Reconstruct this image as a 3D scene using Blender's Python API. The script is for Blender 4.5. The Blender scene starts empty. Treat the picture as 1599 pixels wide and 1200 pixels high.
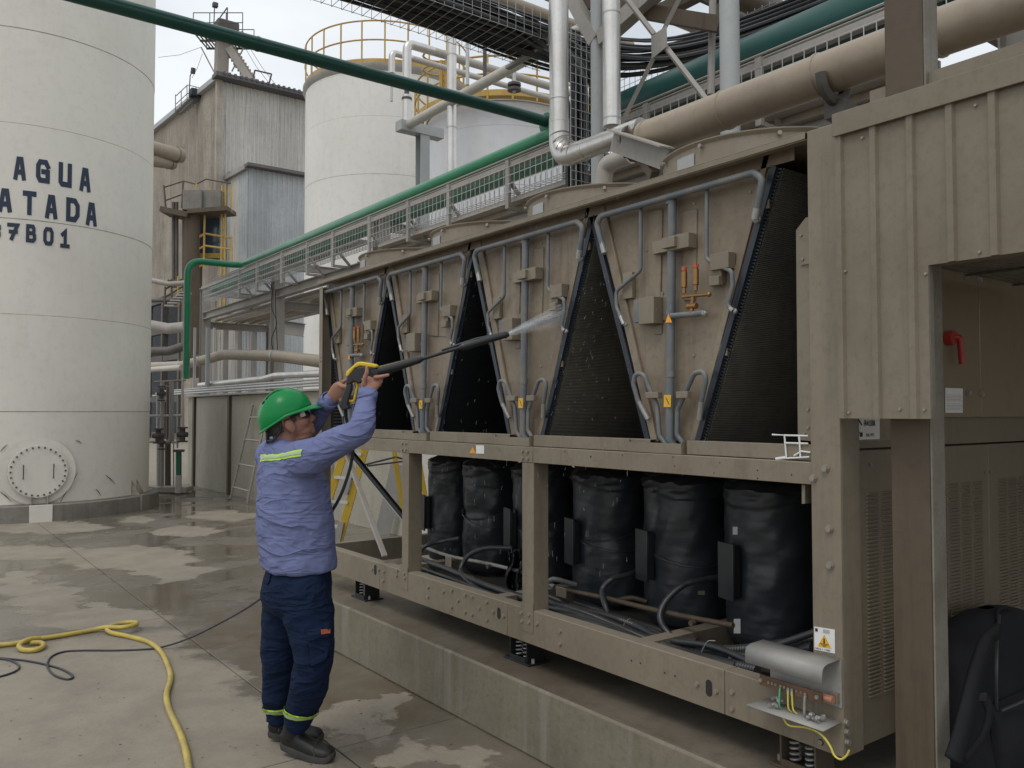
import bpy, math, random
import bmesh
from mathutils import Vector, Matrix, Quaternion, noise
random.seed(7)
S = bpy.context.scene
COL = S.collection
R = math.radians
# ---------------------------------------------------------------- camera
# world axes: +Y runs along the chiller away from the camera, +X points into the chiller, Z up
FP, CU, CV, CAMH = 1300.0, 799.5, 600.0, 1.62
YAW, PITCH = R(36.7), math.atan(44/1300)
cam = bpy.data.cameras.new('camera'); cam_o = bpy.data.objects.new('camera', cam); COL.objects.link(cam_o)
cam.sensor_width = 36; cam.lens = FP/1599*36; cam.clip_start = .05; cam.clip_end = 3000
cam_o.location = (0, 0, CAMH); cam_o.rotation_euler = (R(90)+PITCH, 0, -YAW)
S.camera = cam_o
CF = Vector((math.sin(YAW)*math.cos(PITCH), math.cos(YAW)*math.cos(PITCH), math.sin(PITCH)))
CR = Vector((math.cos(YAW), -math.sin(YAW), 0)); CUP = CR.cross(CF)
HF = Vector((math.sin(YAW), math.cos(YAW), 0)); ZU = Vector((0, 0, 1)); C0 = Vector((0, 0, CAMH))
def ray(u, v): return CF + CR*((u-CU)/FP) + CUP*((CV-v)/FP)
def dep(u, v, d): return C0 + ray(u, v)*d
def onX(u, v, X): r = ray(u, v); return C0 + r*(X/r.x)
def onY(u, v, Y): r = ray(u, v); return C0 + r*(Y/r.y)
def onZ(u, v, Z=0.): r = ray(u, v); return C0 + r*((Z-CAMH)/r.z)
# ---------------------------------------------------------------- world, sun, exposure
W = bpy.data.worlds.new('World'); S.world = W; W.use_nodes = True
nt = W.node_tree; nt.nodes.clear()
SUN_EL, SUN_AZ = 58, 250        # azimuth measured clockwise from +Y
sky = nt.nodes.new('ShaderNodeTexSky'); sky.sky_type = 'NISHITA'; sky.sun_disc = False
sky.sun_elevation = R(SUN_EL); sky.sun_rotation = R(SUN_AZ); sky.air_density = 1.0; sky.dust_density = 3.0
tc = nt.nodes.new('ShaderNodeTexCoord'); mp = nt.nodes.new('ShaderNodeMapping'); mp.inputs['Scale'].default_value = (1, 1, 2.2)
ns = nt.nodes.new('ShaderNodeTexNoise'); ns.inputs['Scale'].default_value = 2.3; ns.inputs['Detail'].default_value = 5; ns.inputs['Roughness'].default_value = .5
cr = nt.nodes.new('ShaderNodeValToRGB'); cr.color_ramp.elements[0].position = .3; cr.color_ramp.elements[0].color = (.62,.62,.62,1); cr.color_ramp.elements[1].position = .62; cr.color_ramp.elements[1].color = (.97,.97,.97,1)
mx = nt.nodes.new('ShaderNodeMix'); mx.data_type = 'RGBA'; mx.inputs[7].default_value = (9.5, 9.95, 10.3, 1)
bg = nt.nodes.new('ShaderNodeBackground'); bg.inputs[1].default_value = .1
wo = nt.nodes.new('ShaderNodeOutputWorld')
L = nt.links.new
L(tc.outputs['Generated'], mp.inputs[0]); L(mp.outputs[0], ns.inputs[0]); L(ns.outputs[0], cr.inputs[0]); L(cr.outputs[0], mx.inputs[0])
L(sky.outputs[0], mx.inputs[6]); L(mx.outputs[2], bg.inputs[0]); L(bg.outputs[0], wo.inputs[0])
sl = bpy.data.lights.new('sun', 'SUN'); sl.energy = .9; sl.angle = R(22); sl.color = (1, .95, .88)
so = bpy.data.objects.new('sun', sl); COL.objects.link(so)
so.rotation_euler = (R(90-SUN_EL), 0, R(-SUN_AZ+180))
# sun lamps shine along local -Z; this turns that axis away from azimuth SUN_AZ
_d = Vector((math.sin(R(SUN_AZ))*math.cos(R(SUN_EL)), math.cos(R(SUN_AZ))*math.cos(R(SUN_EL)), math.sin(R(SUN_EL))))
so.rotation_euler = _d.to_track_quat('Z', 'Y').to_euler()
S.view_settings.view_transform = 'Standard'; S.view_settings.look = 'None'; S.view_settings.gamma = 1
S.view_settings.use_curve_mapping = False; S.view_settings.exposure = 0.0
S.cycles.max_bounces = 6
# ---------------------------------------------------------------- materials
def mat(name, c, rough=.5, metal=0., c2=None, ns=2., amt=.5, streak=0., sc=(.1,.09,.075), bump=0., bs=60., spec=.5, dust=0., dc=(.36,.31,.25), alpha=1., wave=None, coat=0., cloth=0.):
    m = bpy.data.materials.new(name); m.use_nodes = True; t = m.node_tree; N = t.nodes; K = t.links.new
    p = N['Principled BSDF']; p.inputs['Roughness'].default_value = rough; p.inputs['Metallic'].default_value = metal
    p.inputs['Specular IOR Level'].default_value = spec; p.inputs['Alpha'].default_value = alpha
    p.inputs['Coat Weight'].default_value = coat
    g = N.new('ShaderNodeNewGeometry'); pos = g.outputs['Position']
    def noise_(s, d=5, v=None, r=.6):
        n = N.new('ShaderNodeTexNoise'); n.inputs['Scale'].default_value = s; n.inputs['Detail'].default_value = d; n.inputs['Roughness'].default_value = r
        K(v or pos, n.inputs[0]); return n.outputs[0]
    def ramp(i, a, b):
        q = N.new('ShaderNodeMapRange'); q.inputs[1].default_value = a; q.inputs[2].default_value = b; q.interpolation_type = 'SMOOTHSTEP'; K(i, q.inputs[0]); return q.outputs[0]
    def mul(i, f):
        q = N.new('ShaderNodeMath'); q.operation = 'MULTIPLY'; K(i, q.inputs[0])
        if isinstance(f, float): q.inputs[1].default_value = f
        else: K(f, q.inputs[1])
        return q.outputs[0]
    def mix(f, a, b):
        q = N.new('ShaderNodeMix'); q.data_type = 'RGBA'
        if isinstance(f, float): q.inputs[0].default_value = f
        else: K(f, q.inputs[0])
        for k, x in ((6, a), (7, b)):
            if isinstance(x, tuple): q.inputs[k].default_value = (*x, 1)
            else: K(x, q.inputs[k])
        return q.outputs[2]
    if c2 is None: c2 = tuple(x*.72 for x in c)
    nz = noise_(ns)
    col = mix(mul(ramp(nz, .35, .7), amt), c, c2)
    fine = noise_(ns*14, 4)
    col = mix(mul(ramp(fine, .45, .75), amt*.5), col, tuple(x*.8 for x in c2))
    if streak:
        mpn = N.new('ShaderNodeMapping'); mpn.inputs['Scale'].default_value = (5, 5, .35); K(pos, mpn.inputs[0])
        s_ = noise_(1.6, 6, mpn.outputs[0], .7)
        col = mix(mul(ramp(s_, .5, .72), streak), col, sc)
    if dust:
        sx = N.new('ShaderNodeSeparateXYZ'); K(g.outputs['Normal'], sx.inputs[0])
        up = ramp(sx.outputs[2], .15, .9)
        col = mix(mul(up, dust), col, dc)
    K(col, p.inputs['Base Color'])
    rr = N.new('ShaderNodeMapRange'); rr.inputs[3].default_value = max(.05, rough-.1); rr.inputs[4].default_value = min(1, rough+.12); K(nz, rr.inputs[0]); K(rr.outputs[0], p.inputs['Roughness'])
    if bump or wave:
        b = N.new('ShaderNodeBump'); b.inputs['Strength'].default_value = 1; b.inputs['Distance'].default_value = bump or .004
        if wave:                                      # (axis, scale, distance): fine parallel fins
            w = N.new('ShaderNodeTexWave'); w.bands_direction = wave[0]; w.inputs['Scale'].default_value = wave[1]; w.inputs['Distortion'].default_value = wave[3] if len(wave) > 3 else 0.; w.inputs['Detail Scale'].default_value = 2
            K(pos, w.inputs[0]); b.inputs['Distance'].default_value = wave[2]; K(w.outputs['Fac'], b.inputs['Height'])
        elif cloth:                                   # creases: ridged, stretched, warped noise
            hs = None
            for (rx, rz, sc_, w_) in ((.5, .4, (3.2, 3.2, 9.), 1.), (-.6, 1.2, (4.5, 4.5, 14.), .55), (.1, 2.2, (10., 10., 16.), .08)):
                mp_ = N.new('ShaderNodeMapping'); mp_.inputs['Rotation'].default_value = (rx, rx*.6, rz); mp_.inputs['Scale'].default_value = sc_; K(pos, mp_.inputs[0])
                n_ = N.new('ShaderNodeTexNoise'); n_.inputs['Scale'].default_value = 1; n_.inputs['Detail'].default_value = 2.; n_.inputs['Distortion'].default_value = .9; K(mp_.outputs[0], n_.inputs[0])
                a_ = N.new('ShaderNodeMath'); a_.operation = 'SUBTRACT'; K(n_.outputs[0], a_.inputs[0]); a_.inputs[1].default_value = .5
                b_ = N.new('ShaderNodeMath'); b_.operation = 'ABSOLUTE'; K(a_.outputs[0], b_.inputs[0])
                c_ = N.new('ShaderNodeMath'); c_.operation = 'POWER'; K(b_.outputs[0], c_.inputs[0]); c_.inputs[1].default_value = .7
                d_ = N.new('ShaderNodeMath'); d_.operation = 'MULTIPLY'; K(c_.outputs[0], d_.inputs[0]); d_.inputs[1].default_value = -w_
                if hs is None: hs = d_.outputs[0]
                else: e_ = N.new('ShaderNodeMath'); K(hs, e_.inputs[0]); K(d_.outputs[0], e_.inputs[1]); hs = e_.outputs[0]
            b.inputs['Distance'].default_value = cloth; K(hs, b.inputs['Height'])
        else: K(noise_(bs, 5), b.inputs['Height'])
        K(b.outputs[0], p.inputs['Normal'])
    return m
M = {}
FAC = dict(beige=(.76,.75,.70), beige_panel=(.80,.78,.72), clad=(.62,.61,.55), steel_brown=(.40,.375,.33), steel_edge=(.6,.6,.55), beige_louvre=(.75,.74,.68), cabinet=(1.4,1.4,1.3), coil=(1.7,1.8,1.8),
 tank_paint=(1.28,1.27,1.26), cream=(1.3,1.33,1.46), grey_tank=(1.2,1.2,1.22), fabric_shirt=(.62,.66,.66), fabric_trouser=(.45,.55,.55), helmet_green=(1,.85,.55), letter_paint=(.6,.7,.75), pipe_beige=(.8,.78,.74),
 wall_beige=(1.15,1.15,1.08), brown_pipe=(.6,.6,.6), tank_ring=(.75,.75,.72), silver_cover=(.7,.7,.7), sole=(.6,.6,.6), skin=(.85,.85,.85), green_bright=(1,.75,.75), green_pipe=(1,.7,.75), green_header=(1,1,1), green_dark=(1,.7,.75), copper_blue=(.8,.8,.8))
def dm(k, c, *a, **kw):
    f = FAC.get(k, (1, 1, 1)); g = lambda x: tuple(min(.85, p*q) for p, q in zip(x, f))
    if kw.get('c2'): kw['c2'] = g(kw['c2'])
    if kw.get('sc'): kw['sc'] = g(kw['sc'])
    M[k] = mat(k, g(c), *a, **kw)
dm('beige', (.30,.255,.20), .5, c2=(.235,.195,.15), ns=2.2, amt=.85, streak=.5, sc=(.17,.14,.11), dust=.35, bump=.0006, bs=40)
dm('beige_panel', (.31,.26,.205), .5, c2=(.20,.155,.115), ns=2.6, amt=.8, streak=.65, sc=(.125,.088,.058), bump=.0012, bs=18)
dm('beige_louvre', (.26,.215,.165), .45, c2=(.21,.175,.135), ns=1.4, amt=.6, streak=.25, sc=(.12,.1,.08))
dm('clad', (.33,.285,.23), .55, c2=(.26,.215,.17), ns=3.1, amt=.8, streak=.35, sc=(.16,.125,.09), bump=.0025, bs=7)
dm('steel_brown', (.235,.185,.135), .6, c2=(.19,.14,.1), ns=1.6, amt=.7, streak=.7, sc=(.12,.075,.045), bump=.001, bs=30)
dm('steel_edge', (.33,.31,.28), .6, c2=(.24,.21,.18), ns=6, amt=.9, streak=.5, sc=(.12,.09,.07), bump=.002, bs=30)
dm('cabinet', (.17,.135,.10), .22, c2=(.14,.11,.085), ns=1.2, amt=.4, spec=.6)
dm('coil', (.10,.088,.07), .6, c2=(.045,.042,.036), ns=1.3, amt=1., wave=('Z', 44, .0028, .25))
dm('coil_wet', (.006,.009,.012), .45, c2=(.012,.013,.015), ns=1.3, amt=1., wave=('Z', 44, .0022, .25))
dm('coil_edge', (.022,.030,.042), .4, c2=(.015,.015,.018), ns=5)
dm('copper_blue', (.14,.165,.19), .45, c2=(.25,.235,.21), ns=9, amt=.8, dust=.6, dc=(.27,.25,.22), bump=.0008, bs=60)
dm('tube_end', (.38,.38,.37), .4, metal=.4, c2=(.2,.18,.16), ns=12)
dm('brass', (.34,.19,.07), .4, metal=.8, c2=(.25,.12,.06), ns=20)
dm('red_cap', (.5,.09,.04), .5)
dm('black', (.012,.013,.015), .4, c2=(.03,.03,.03), ns=3, amt=.5)
dm('black_wrap', (.021,.027,.034), .37, c2=(.03,.034,.04), ns=2.5, amt=.5, bump=.006, bs=5, dust=.22, dc=(.12,.11,.10), spec=.55)
dm('black_hose', (.020,.024,.030), .36, c2=(.06,.06,.06), ns=5, amt=.6, dust=.3, dc=(.10,.09,.08))
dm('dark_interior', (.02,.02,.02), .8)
dm('bolt', (.30,.27,.23), .4, metal=.3, c2=(.25,.22,.18), ns=30)
dm('white_print', (.75,.75,.73), .5, c2=(.62,.62,.6), ns=20, amt=.4)
dm('grey_print', (.38,.39,.39), .5)
dm('yellow_print', (.72,.42,.03), .5, c2=(.6,.33,.03), ns=30)
dm('orange_print', (.85,.36,.03), .5)
dm('ink', (.02,.02,.02), .6)
dm('silver_cover', (.46,.45,.43), .45, metal=.0, c2=(.33,.33,.33), ns=3, dust=.2)
dm('copper_bar', (.13,.085,.055), .5, metal=.4, c2=(.3,.15,.08), ns=12)
dm('copper_rod', (.62,.30,.19), .45, metal=.3)
dm('wire_green', (.12,.5,.25), .4); dm('wire_yellow', (.7,.6,.1), .4)
dm('tank_paint', (.56,.54,.485), .45, c2=(.49,.47,.425), ns=.7, amt=.5, streak=.10, sc=(.36,.32,.26), bump=.004, bs=1.3)
dm('tank_ring', (.31,.29,.26), .8, c2=(.2,.18,.16), ns=2, amt=.8, streak=.4, sc=(.12,.1,.08), bump=.003, bs=30)
dm('letter_paint', (.02,.035,.075), .5, c2=(.03,.045,.08), ns=4)
dm('weld', (.40,.37,.31), .7, c2=(.20,.16,.12), ns=6, amt=1.)
dm('cream', (.56,.535,.455), .5, c2=(.50,.475,.40), ns=.35, amt=.6, streak=.25, sc=(.42,.38,.31))
dm('grey_tank', (.50,.50,.50), .38, c2=(.43,.43,.44), ns=.3, amt=.6, streak=.15, sc=(.4,.39,.38), metal=.1)
dm('yellow_rail', (.52,.34,.07), .5, c2=(.35,.22,.07), ns=3, amt=.7, streak=.2)
dm('green_pipe', (.03,.22,.145), .38, c2=(.025,.17,.115), ns=2, amt=.5, dust=.35, dc=(.16,.27,.21))
dm('green_header', (.010,.085,.075), .4, c2=(.010,.065,.06), ns=2, amt=.5, dust=.35, dc=(.10,.16,.14))
dm('green_bright', (.015,.27,.12), .33, c2=(.012,.21,.10), ns=2, amt=.5, dust=.15, dc=(.2,.35,.27))
dm('green_pale', (.12,.27,.19), .5, c2=(.10,.22,.155), ns=2, amt=.5, dust=.55, dc=(.33,.35,.30))
dm('green_dark', (.012,.115,.085), .33, c2=(.01,.09,.07), ns=2, amt=.5, dust=.2, dc=(.1,.15,.13))
dm('steel_grey', (.36,.34,.315), .6, c2=(.28,.26,.235), ns=1.5, amt=.7, streak=.35, sc=(.22,.19,.16), dust=.4)
dm('steel_blue', (.40,.42,.42), .5, c2=(.34,.35,.35), ns=1, amt=.5, streak=.2, sc=(.25,.22,.2))
dm('galv', (.52,.52,.51), .42, metal=.55, c2=(.42,.42,.41), ns=6, amt=.5, streak=.2, sc=(.3,.29,.27))
dm('alu', (.68,.66,.63), .34, metal=.85, c2=(.52,.49,.45), ns=3, amt=.5, streak=.3, sc=(.34,.3,.26), bump=.003, bs=3)
dm('pipe_beige', (.40,.34,.27), .5, c2=(.33,.275,.215), ns=1.4, amt=.7, dust=.5, dc=(.42,.36,.29), streak=.2, sc=(.2,.16,.12), metal=.15)
dm('pipe_white', (.52,.49,.44), .5, c2=(.42,.39,.35), ns=1.2, amt=.5, dust=.3, streak=.2, sc=(.3,.27,.23))
dm('brown_pipe', (.20,.155,.12), .55, c2=(.14,.11,.09), ns=1.2, amt=.6)
dm('cable', (.015,.017,.022), .45, c2=(.06,.06,.06), ns=5, amt=.5, dust=.25)
dm('box_grey', (.20,.19,.17), .6, c2=(.14,.12,.10), ns=1.5, amt=.8, streak=.4)
dm('conduit_grey', (.09,.095,.105), .45, ns=4)
dm('corr_beige', (.37,.33,.285), .65, c2=(.29,.255,.215), ns=.5, amt=.8, streak=.6, sc=(.19,.155,.12))
dm('corr_beige_light', (.43,.40,.36), .6, c2=(.36,.33,.30), ns=.5, amt=.8, streak=.5, sc=(.25,.21,.17))
dm('corr_blue', (.36,.39,.42), .55, c2=(.31,.33,.35), ns=.4, amt=.7, streak=.35, sc=(.25,.24,.22))
dm('roof_dark', (.10,.10,.11), .6, c2=(.16,.14,.13), ns=1, amt=.6)
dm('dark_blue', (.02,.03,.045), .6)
dm('dark_steel', (.10,.09,.08), .6, c2=(.06,.055,.05), ns=1.5, amt=.7)
dm('wall_beige', (.34,.32,.28), .85, c2=(.27,.25,.215), ns=1.2, amt=.8, streak=.35, sc=(.19,.165,.13), bump=.003, bs=25)
dm('wall_pale', (.55,.53,.49), .7, c2=(.48,.46,.42), ns=1.2, amt=.5)
dm('ladder_yellow', (.62,.42,.03), .45, c2=(.5,.32,.04), ns=5, amt=.6, streak=.3, sc=(.25,.2,.1))
dm('fabric_shirt', (.27,.29,.54), .9, c2=(.21,.225,.43), ns=3, amt=.5, bump=.010, cloth=.026, spec=.15)
dm('fabric_trouser', (.016,.030,.085), .85, c2=(.022,.034,.08), ns=4, amt=.6, bump=.01, cloth=.028, spec=.15)
dm('skin', (.42,.215,.15), .5, c2=(.36,.165,.11), ns=9, amt=.6, bump=.0006, bs=160, spec=.4)
dm('hair', (.03,.024,.02), .7, c2=(.06,.05,.045), ns=30)
dm('helmet_green', (.0,.24,.085), .28, c2=(.0,.21,.075), ns=4, amt=.3, spec=.3)
dm('hi_vis', (.45,.75,.06), .5); dm('reflective', (.42,.46,.33), .35)
dm('leather', (.010,.011,.0105), .5, c2=(.022,.021,.019), ns=9, amt=.6, bump=.002, bs=60)
dm('sole', (.05,.05,.048), .7, c2=(.12,.11,.095), ns=9)
dm('lens', (.03,.03,.03), .08, spec=.8)
dm('gun_black', (.015,.017,.02), .35, c2=(.03,.03,.03), ns=8)
dm('gun_yellow', (.72,.50,.03), .4, c2=(.6,.4,.03), ns=8)
dm('hose_yellow', (.55,.42,.07), .45, c2=(.36,.27,.08), ns=7, amt=.8, dust=.1, bump=.001, bs=60)
dm('cord_black', (.03,.033,.045), .5)
dm('backpack', (.012,.013,.016), .8, c2=(.02,.02,.022), ns=6, bump=.006, bs=10, spec=.25)
dm('red_handle', (.35,.03,.02), .4)
dm('patch_orange', (.42,.11,.05), .7)
dm('glass_blue', (.05,.075,.10), .15, spec=.7)
# ---------------------------------------------------------------- mesh builder
ORG = {}
def org_of(p): return ORG.get(p.name, Vector((0, 0, 0))) if p else Vector((0, 0, 0))
def frame_of(d, up=None):
    d = d.normalized(); u = up or (ZU if abs(d.z) < .95 else Vector((1, 0, 0)))
    x = d.cross(u).normalized(); return d, x, x.cross(d).normalized()
def fillet(pts, r, n=6):
    pts = [Vector(p) for p in pts]; out = [pts[0]]
    for i in range(1, len(pts)-1):
        a, b, c = pts[i-1], pts[i], pts[i+1]; e, f = (a-b), (c-b)
        la, lc = e.length, f.length
        if la < 1e-6 or lc < 1e-6: continue
        e /= la; f /= lc; ang = e.angle(f, math.pi)
        if ang > R(176): out.append(b); continue
        t = min(r/max(math.tan(ang/2), 1e-3), la*.48, lc*.48); p0, p1 = b+e*t, b+f*t
        for k in range(n+1):
            s = k/n; out.append(p0*(1-s)**2 + b*2*s*(1-s) + p1*s*s)
    out.append(pts[-1]); return out
def spline(pts, n=8):
    P = [Vector(p) for p in pts]; P = [P[0]*2-P[1]] + P + [P[-1]*2-P[-2]]; out = []
    for i in range(1, len(P)-2):
        a, b, c, d = P[i-1:i+3]
        for k in range(n):
            t = k/n; out.append(.5*((2*b)+(c-a)*t+(2*a-5*b+4*c-d)*t*t+(3*b-3*c+d-a)*t**3))
    out.append(P[-2]); return out
class B:
    def __init__(s): s.v = []; s.f = []
    def add(s, vs, fs):
        o = len(s.v); s.v += [Vector(p) for p in vs]; s.f += [tuple(i+o for i in f) for f in fs]; return s
    def obox(s, c, ax, ay, az):       # centre and three half-vectors
        c = Vector(c); vs = [c+ax*i+ay*j+az*k for k in (-1, 1) for j in (-1, 1) for i in (-1, 1)]
        return s.add(vs, [(0,2,3,1),(4,5,7,6),(0,1,5,4),(2,6,7,3),(0,4,6,2),(1,3,7,5)])
    def box(s, x0, x1, y0, y1, z0, z1):
        return s.obox(((x0+x1)/2, (y0+y1)/2, (z0+z1)/2), Vector((abs(x1-x0)/2,0,0)), Vector((0,abs(y1-y0)/2,0)), Vector((0,0,abs(z1-z0)/2)))
    def bar(s, p, q, w, h, up=None):
        p, q = Vector(p), Vector(q); d, x, u = frame_of(q-p, up)
        return s.obox((p+q)/2, x*(w/2), d*((q-p).length/2), u*(h/2))
    def tube(s, pts, r, n=12, cap=True, closed=False):
        P = [Vector(p) for p in pts]; m = len(P); rr = r if isinstance(r, (list, tuple)) else [r]*m
        T = []
        for i in range(m):
            a = P[i-1] if (i or closed) else P[0]; b = P[(i+1) % m] if (i < m-1 or closed) else P[-1]; t = b-a
            T.append(t.normalized() if t.length > 1e-9 else (T[-1] if T else ZU))
        _, x, _u = frame_of(T[0]); base = len(s.v)
        for i in range(m):
            x = (x - T[i]*x.dot(T[i])); x = x.normalized() if x.length > 1e-6 else frame_of(T[i])[1]; y = T[i].cross(x)
            for k in range(n):
                a = 2*math.pi*k/n; s.v.append(P[i]+(x*math.cos(a)+y*math.sin(a))*rr[i])
        for i in range(m-1 if not closed else m):
            for k in range(n):
                a = base+i*n; b = base+((i+1) % m)*n; s.f.append((a+k, a+(k+1) % n, b+(k+1) % n, b+k))
        if cap and not closed:
            s.f.append(tuple(base+k for k in range(n))[::-1]); s.f.append(tuple(base+(m-1)*n+k for k in range(n)))
        return s
    def cyl(s, p, q, r, n=20, r2=None): return s.tube([p, q], [r, r if r2 is None else r2], n)
    def lathe(s, c, prof, n=32, a0=0, a1=360, ax=ZU):      # profile (radius, height) about an axis
        c = Vector(c); d, x, y = frame_of(ax, Vector((1,0,0)) if abs(ax.z) > .9 else ZU)
        full = abs(a1-a0-360) < 1e-6; cnt = n if full else n+1; base = len(s.v); m = len(prof)
        for k in range(cnt):
            a = R(a0+(a1-a0)*k/n); e = x*math.cos(a)+y*math.sin(a)
            for r, h in prof: s.v.append(c+e*r+d*h)
        for k in range(n):
            a = base+k*m; b = base+((k+1) % cnt)*m
            for j in range(m-1): s.f.append((a+j, b+j, b+j+1, a+j+1))
        return s
    def prism(s, poly, vec):
        poly = [Vector(p) for p in poly]; vec = Vector(vec); n = len(poly); o = len(s.v)
        s.v += poly + [p+vec for p in poly]
        s.f.append(tuple(o+i for i in range(n))[::-1]); s.f.append(tuple(o+n+i for i in range(n)))
        for i in range(n): j = (i+1) % n; s.f.append((o+i, o+j, o+n+j, o+n+i))
        return s
    def ball(s, c, r, n=12, m=8, sx=None):
        c = Vector(c); X, Y, Z = sx or (Vector((1,0,0)), Vector((0,1,0)), ZU); o = len(s.v)
        rx, ry, rz = r if isinstance(r, (tuple, list)) else (r, r, r)
        for j in range(m+1):
            th = math.pi*j/m
            for k in range(n):
                a = 2*math.pi*k/n; s.v.append(c+X*(rx*math.sin(th)*math.cos(a))+Y*(ry*math.sin(th)*math.sin(a))+Z*(rz*math.cos(th)))
        for j in range(m):
            for k in range(n):
                a = o+j*n; b = a+n; s.f.append((a+k, b+k, b+(k+1) % n, a+(k+1) % n))
        return s
    def sheet(s, f, nu, nv):
        o = len(s.v)
        for j in range(nv+1):
            for i in range(nu+1): s.v.append(Vector(f(i/nu, j/nv)))
        for j in range(nv):
            for i in range(nu): a = o+j*(nu+1)+i; s.f.append((a, a+1, a+nu+2, a+nu+1))
        return s
    def mesh(s, name, mt, org=Vector((0,0,0)), flat=False):
        me = bpy.data.meshes.new(name); me.from_pydata([tuple(p-org) for p in s.v], [], s.f)
        if mt: me.materials.append(M[mt] if isinstance(mt, str) else mt)
        bm = bmesh.new(); bm.from_mesh(me)
        bmesh.ops.recalc_face_normals(bm, faces=bm.faces); bm.to_mesh(me); bm.free()
        if not flat:
            me.polygons.foreach_set('use_smooth', [True]*len(me.polygons)); me.set_sharp_from_angle(angle=R(38))
        me.update(); return me
    def build(s, name, mt, parent=None, bevel=0, flat=False, solid=0, **kw):
        org = org_of(parent); me = s.mesh(name, mt, org, flat); o = bpy.data.objects.new(name, me); COL.objects.link(o)
        if parent: o.parent = parent; ORG[o.name] = org
        if solid: md = o.modifiers.new('thickness', 'SOLIDIFY'); md.thickness = solid; md.offset = 0
        if bevel: md = o.modifiers.new('bevel', 'BEVEL'); md.width = bevel; md.segments = 2; md.limit_method = 'ANGLE'; md.angle_limit = R(50)
        tag(o, **kw); return o
def tag(o, label=None, cat=None, group=None, kind=None):
    if label: o['label'] = label
    if cat: o['category'] = cat
    if group: o['group'] = group
    if kind: o['kind'] = kind
def thing(name, loc, label, cat, group=None, kind=None):
    o = bpy.data.objects.new(name, None); COL.objects.link(o); o.location = loc; o.empty_display_size = .2
    ORG[o.name] = Vector(loc); tag(o, label, cat, group, kind); return o
def copy_tree(o, parent=None, loc=None, rz=None, label=None):
    c = o.copy(); COL.objects.link(c)
    ORG[c.name] = ORG.get(o.name, Vector((0,0,0)))
    if parent: c.parent = parent
    if loc is not None: c.location = loc
    if rz is not None: c.rotation_euler = (0, 0, rz)
    if label: c['label'] = label
    for ch in list(o.children): copy_tree(ch, c)
    return c
# lettering: strokes on a 1 x 1 cell
GL = {'A': [[(0,0),(.32,1),(.68,1),(1,0)], [(.18,.3),(.82,.3)]], 'G': [[(1,.78),(.8,1),(.2,1),(0,.8),(0,.2),(.2,0),(1,0),(1,.48),(.55,.48)]],
 'U': [[(0,1),(0,.12),(.15,0),(1,0)], [(1,0),(1,1)]], 'T': [[(0,1),(1,1)], [(.5,1),(.5,0)]], 'D': [[(0,0),(0,1),(.7,1),(1,.75),(1,.25),(.7,0),(0,0)]],
 'R': [[(0,0),(0,1),(.75,1),(1,.8),(1,.6),(.75,.45),(0,.45)], [(.5,.45),(1,0)]], '7': [[(0,1),(1,1),(.35,0)], [(.2,.5),(.85,.5)]],
 'B': [[(0,0),(0,1),(.75,1),(.9,.87),(.9,.65),(.75,.52),(0,.52)], [(.75,.52),(1,.38),(1,.12),(.8,0),(0,0)]], '0': [[(.2,0),(0,.2),(0,.8),(.2,1),(.8,1),(1,.8),(1,.2),(.8,0),(.2,0)]],
 '1': [[(.15,.8),(.55,1),(.55,0)], [(.05,0),(1,0)]], '3': [[(0,1),(.8,1),(1,.85),(1,.65),(.8,.5),(.3,.5)], [(.8,.5),(1,.35),(1,.15),(.8,0),(0,0)]],
 '4': [[(.7,0),(.7,1),(0,.3),(1,.3)]], 'E': [[(1,1),(0,1),(0,0),(1,0)], [(0,.5),(.8,.5)]], 'I': [[(.5,0),(.5,1)]], 'N': [[(0,0),(0,1),(1,0),(1,1)]],
 'P': [[(0,0),(0,1),(.8,1),(1,.85),(1,.6),(.8,.45),(0,.45)]], 'O': [[(.2,0),(0,.2),(0,.8),(.2,1),(.8,1),(1,.8),(1,.2),(.8,0),(.2,0)]], 'S': [[(1,.85),(.8,1),(.2,1),(0,.8),(.2,.52),(.8,.48),(1,.2),(.8,0),(.2,0),(0,.15)]],
 'L': [[(0,1),(0,0),(1,0)]], 'C': [[(1,.85),(.8,1),(.2,1),(0,.8),(0,.2),(.2,0),(.8,0),(1,.15)]], 'H': [[(0,0),(0,1)], [(1,0),(1,1)], [(0,.5),(1,.5)]]}
def ribbon(pl, w, asp):
    """offset outline of a polyline in cell units; w stroke width in height units, asp = cell width / height"""
    P = [Vector((x*asp, y)) for x, y in pl]; n = len(P); Lf, Rt = [], []
    closed = (P[0]-P[-1]).length < 1e-6
    for i in range(n):
        a = P[i-1] if i else (P[-2] if closed else None); b = P[i+1] if i < n-1 else (P[1] if closed else None)
        d1 = (P[i]-a).normalized() if a is not None else (b-P[i]).normalized(); d2 = (b-P[i]).normalized() if b is not None else d1
        nn = Vector((-d1.y, d1.x))+Vector((-d2.y, d2.x)); nn = nn/max(nn.length_squared, .3)*2 if nn.length > .05 else Vector((-d1.y, d1.x))
        nn *= .5*w
        c = P[i].copy()
        if a is None: c -= d1*w*.5
        if b is None: c += d2*w*.5
        Lf.append(c+nn); Rt.append(c-nn)
    return Lf, Rt
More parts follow.
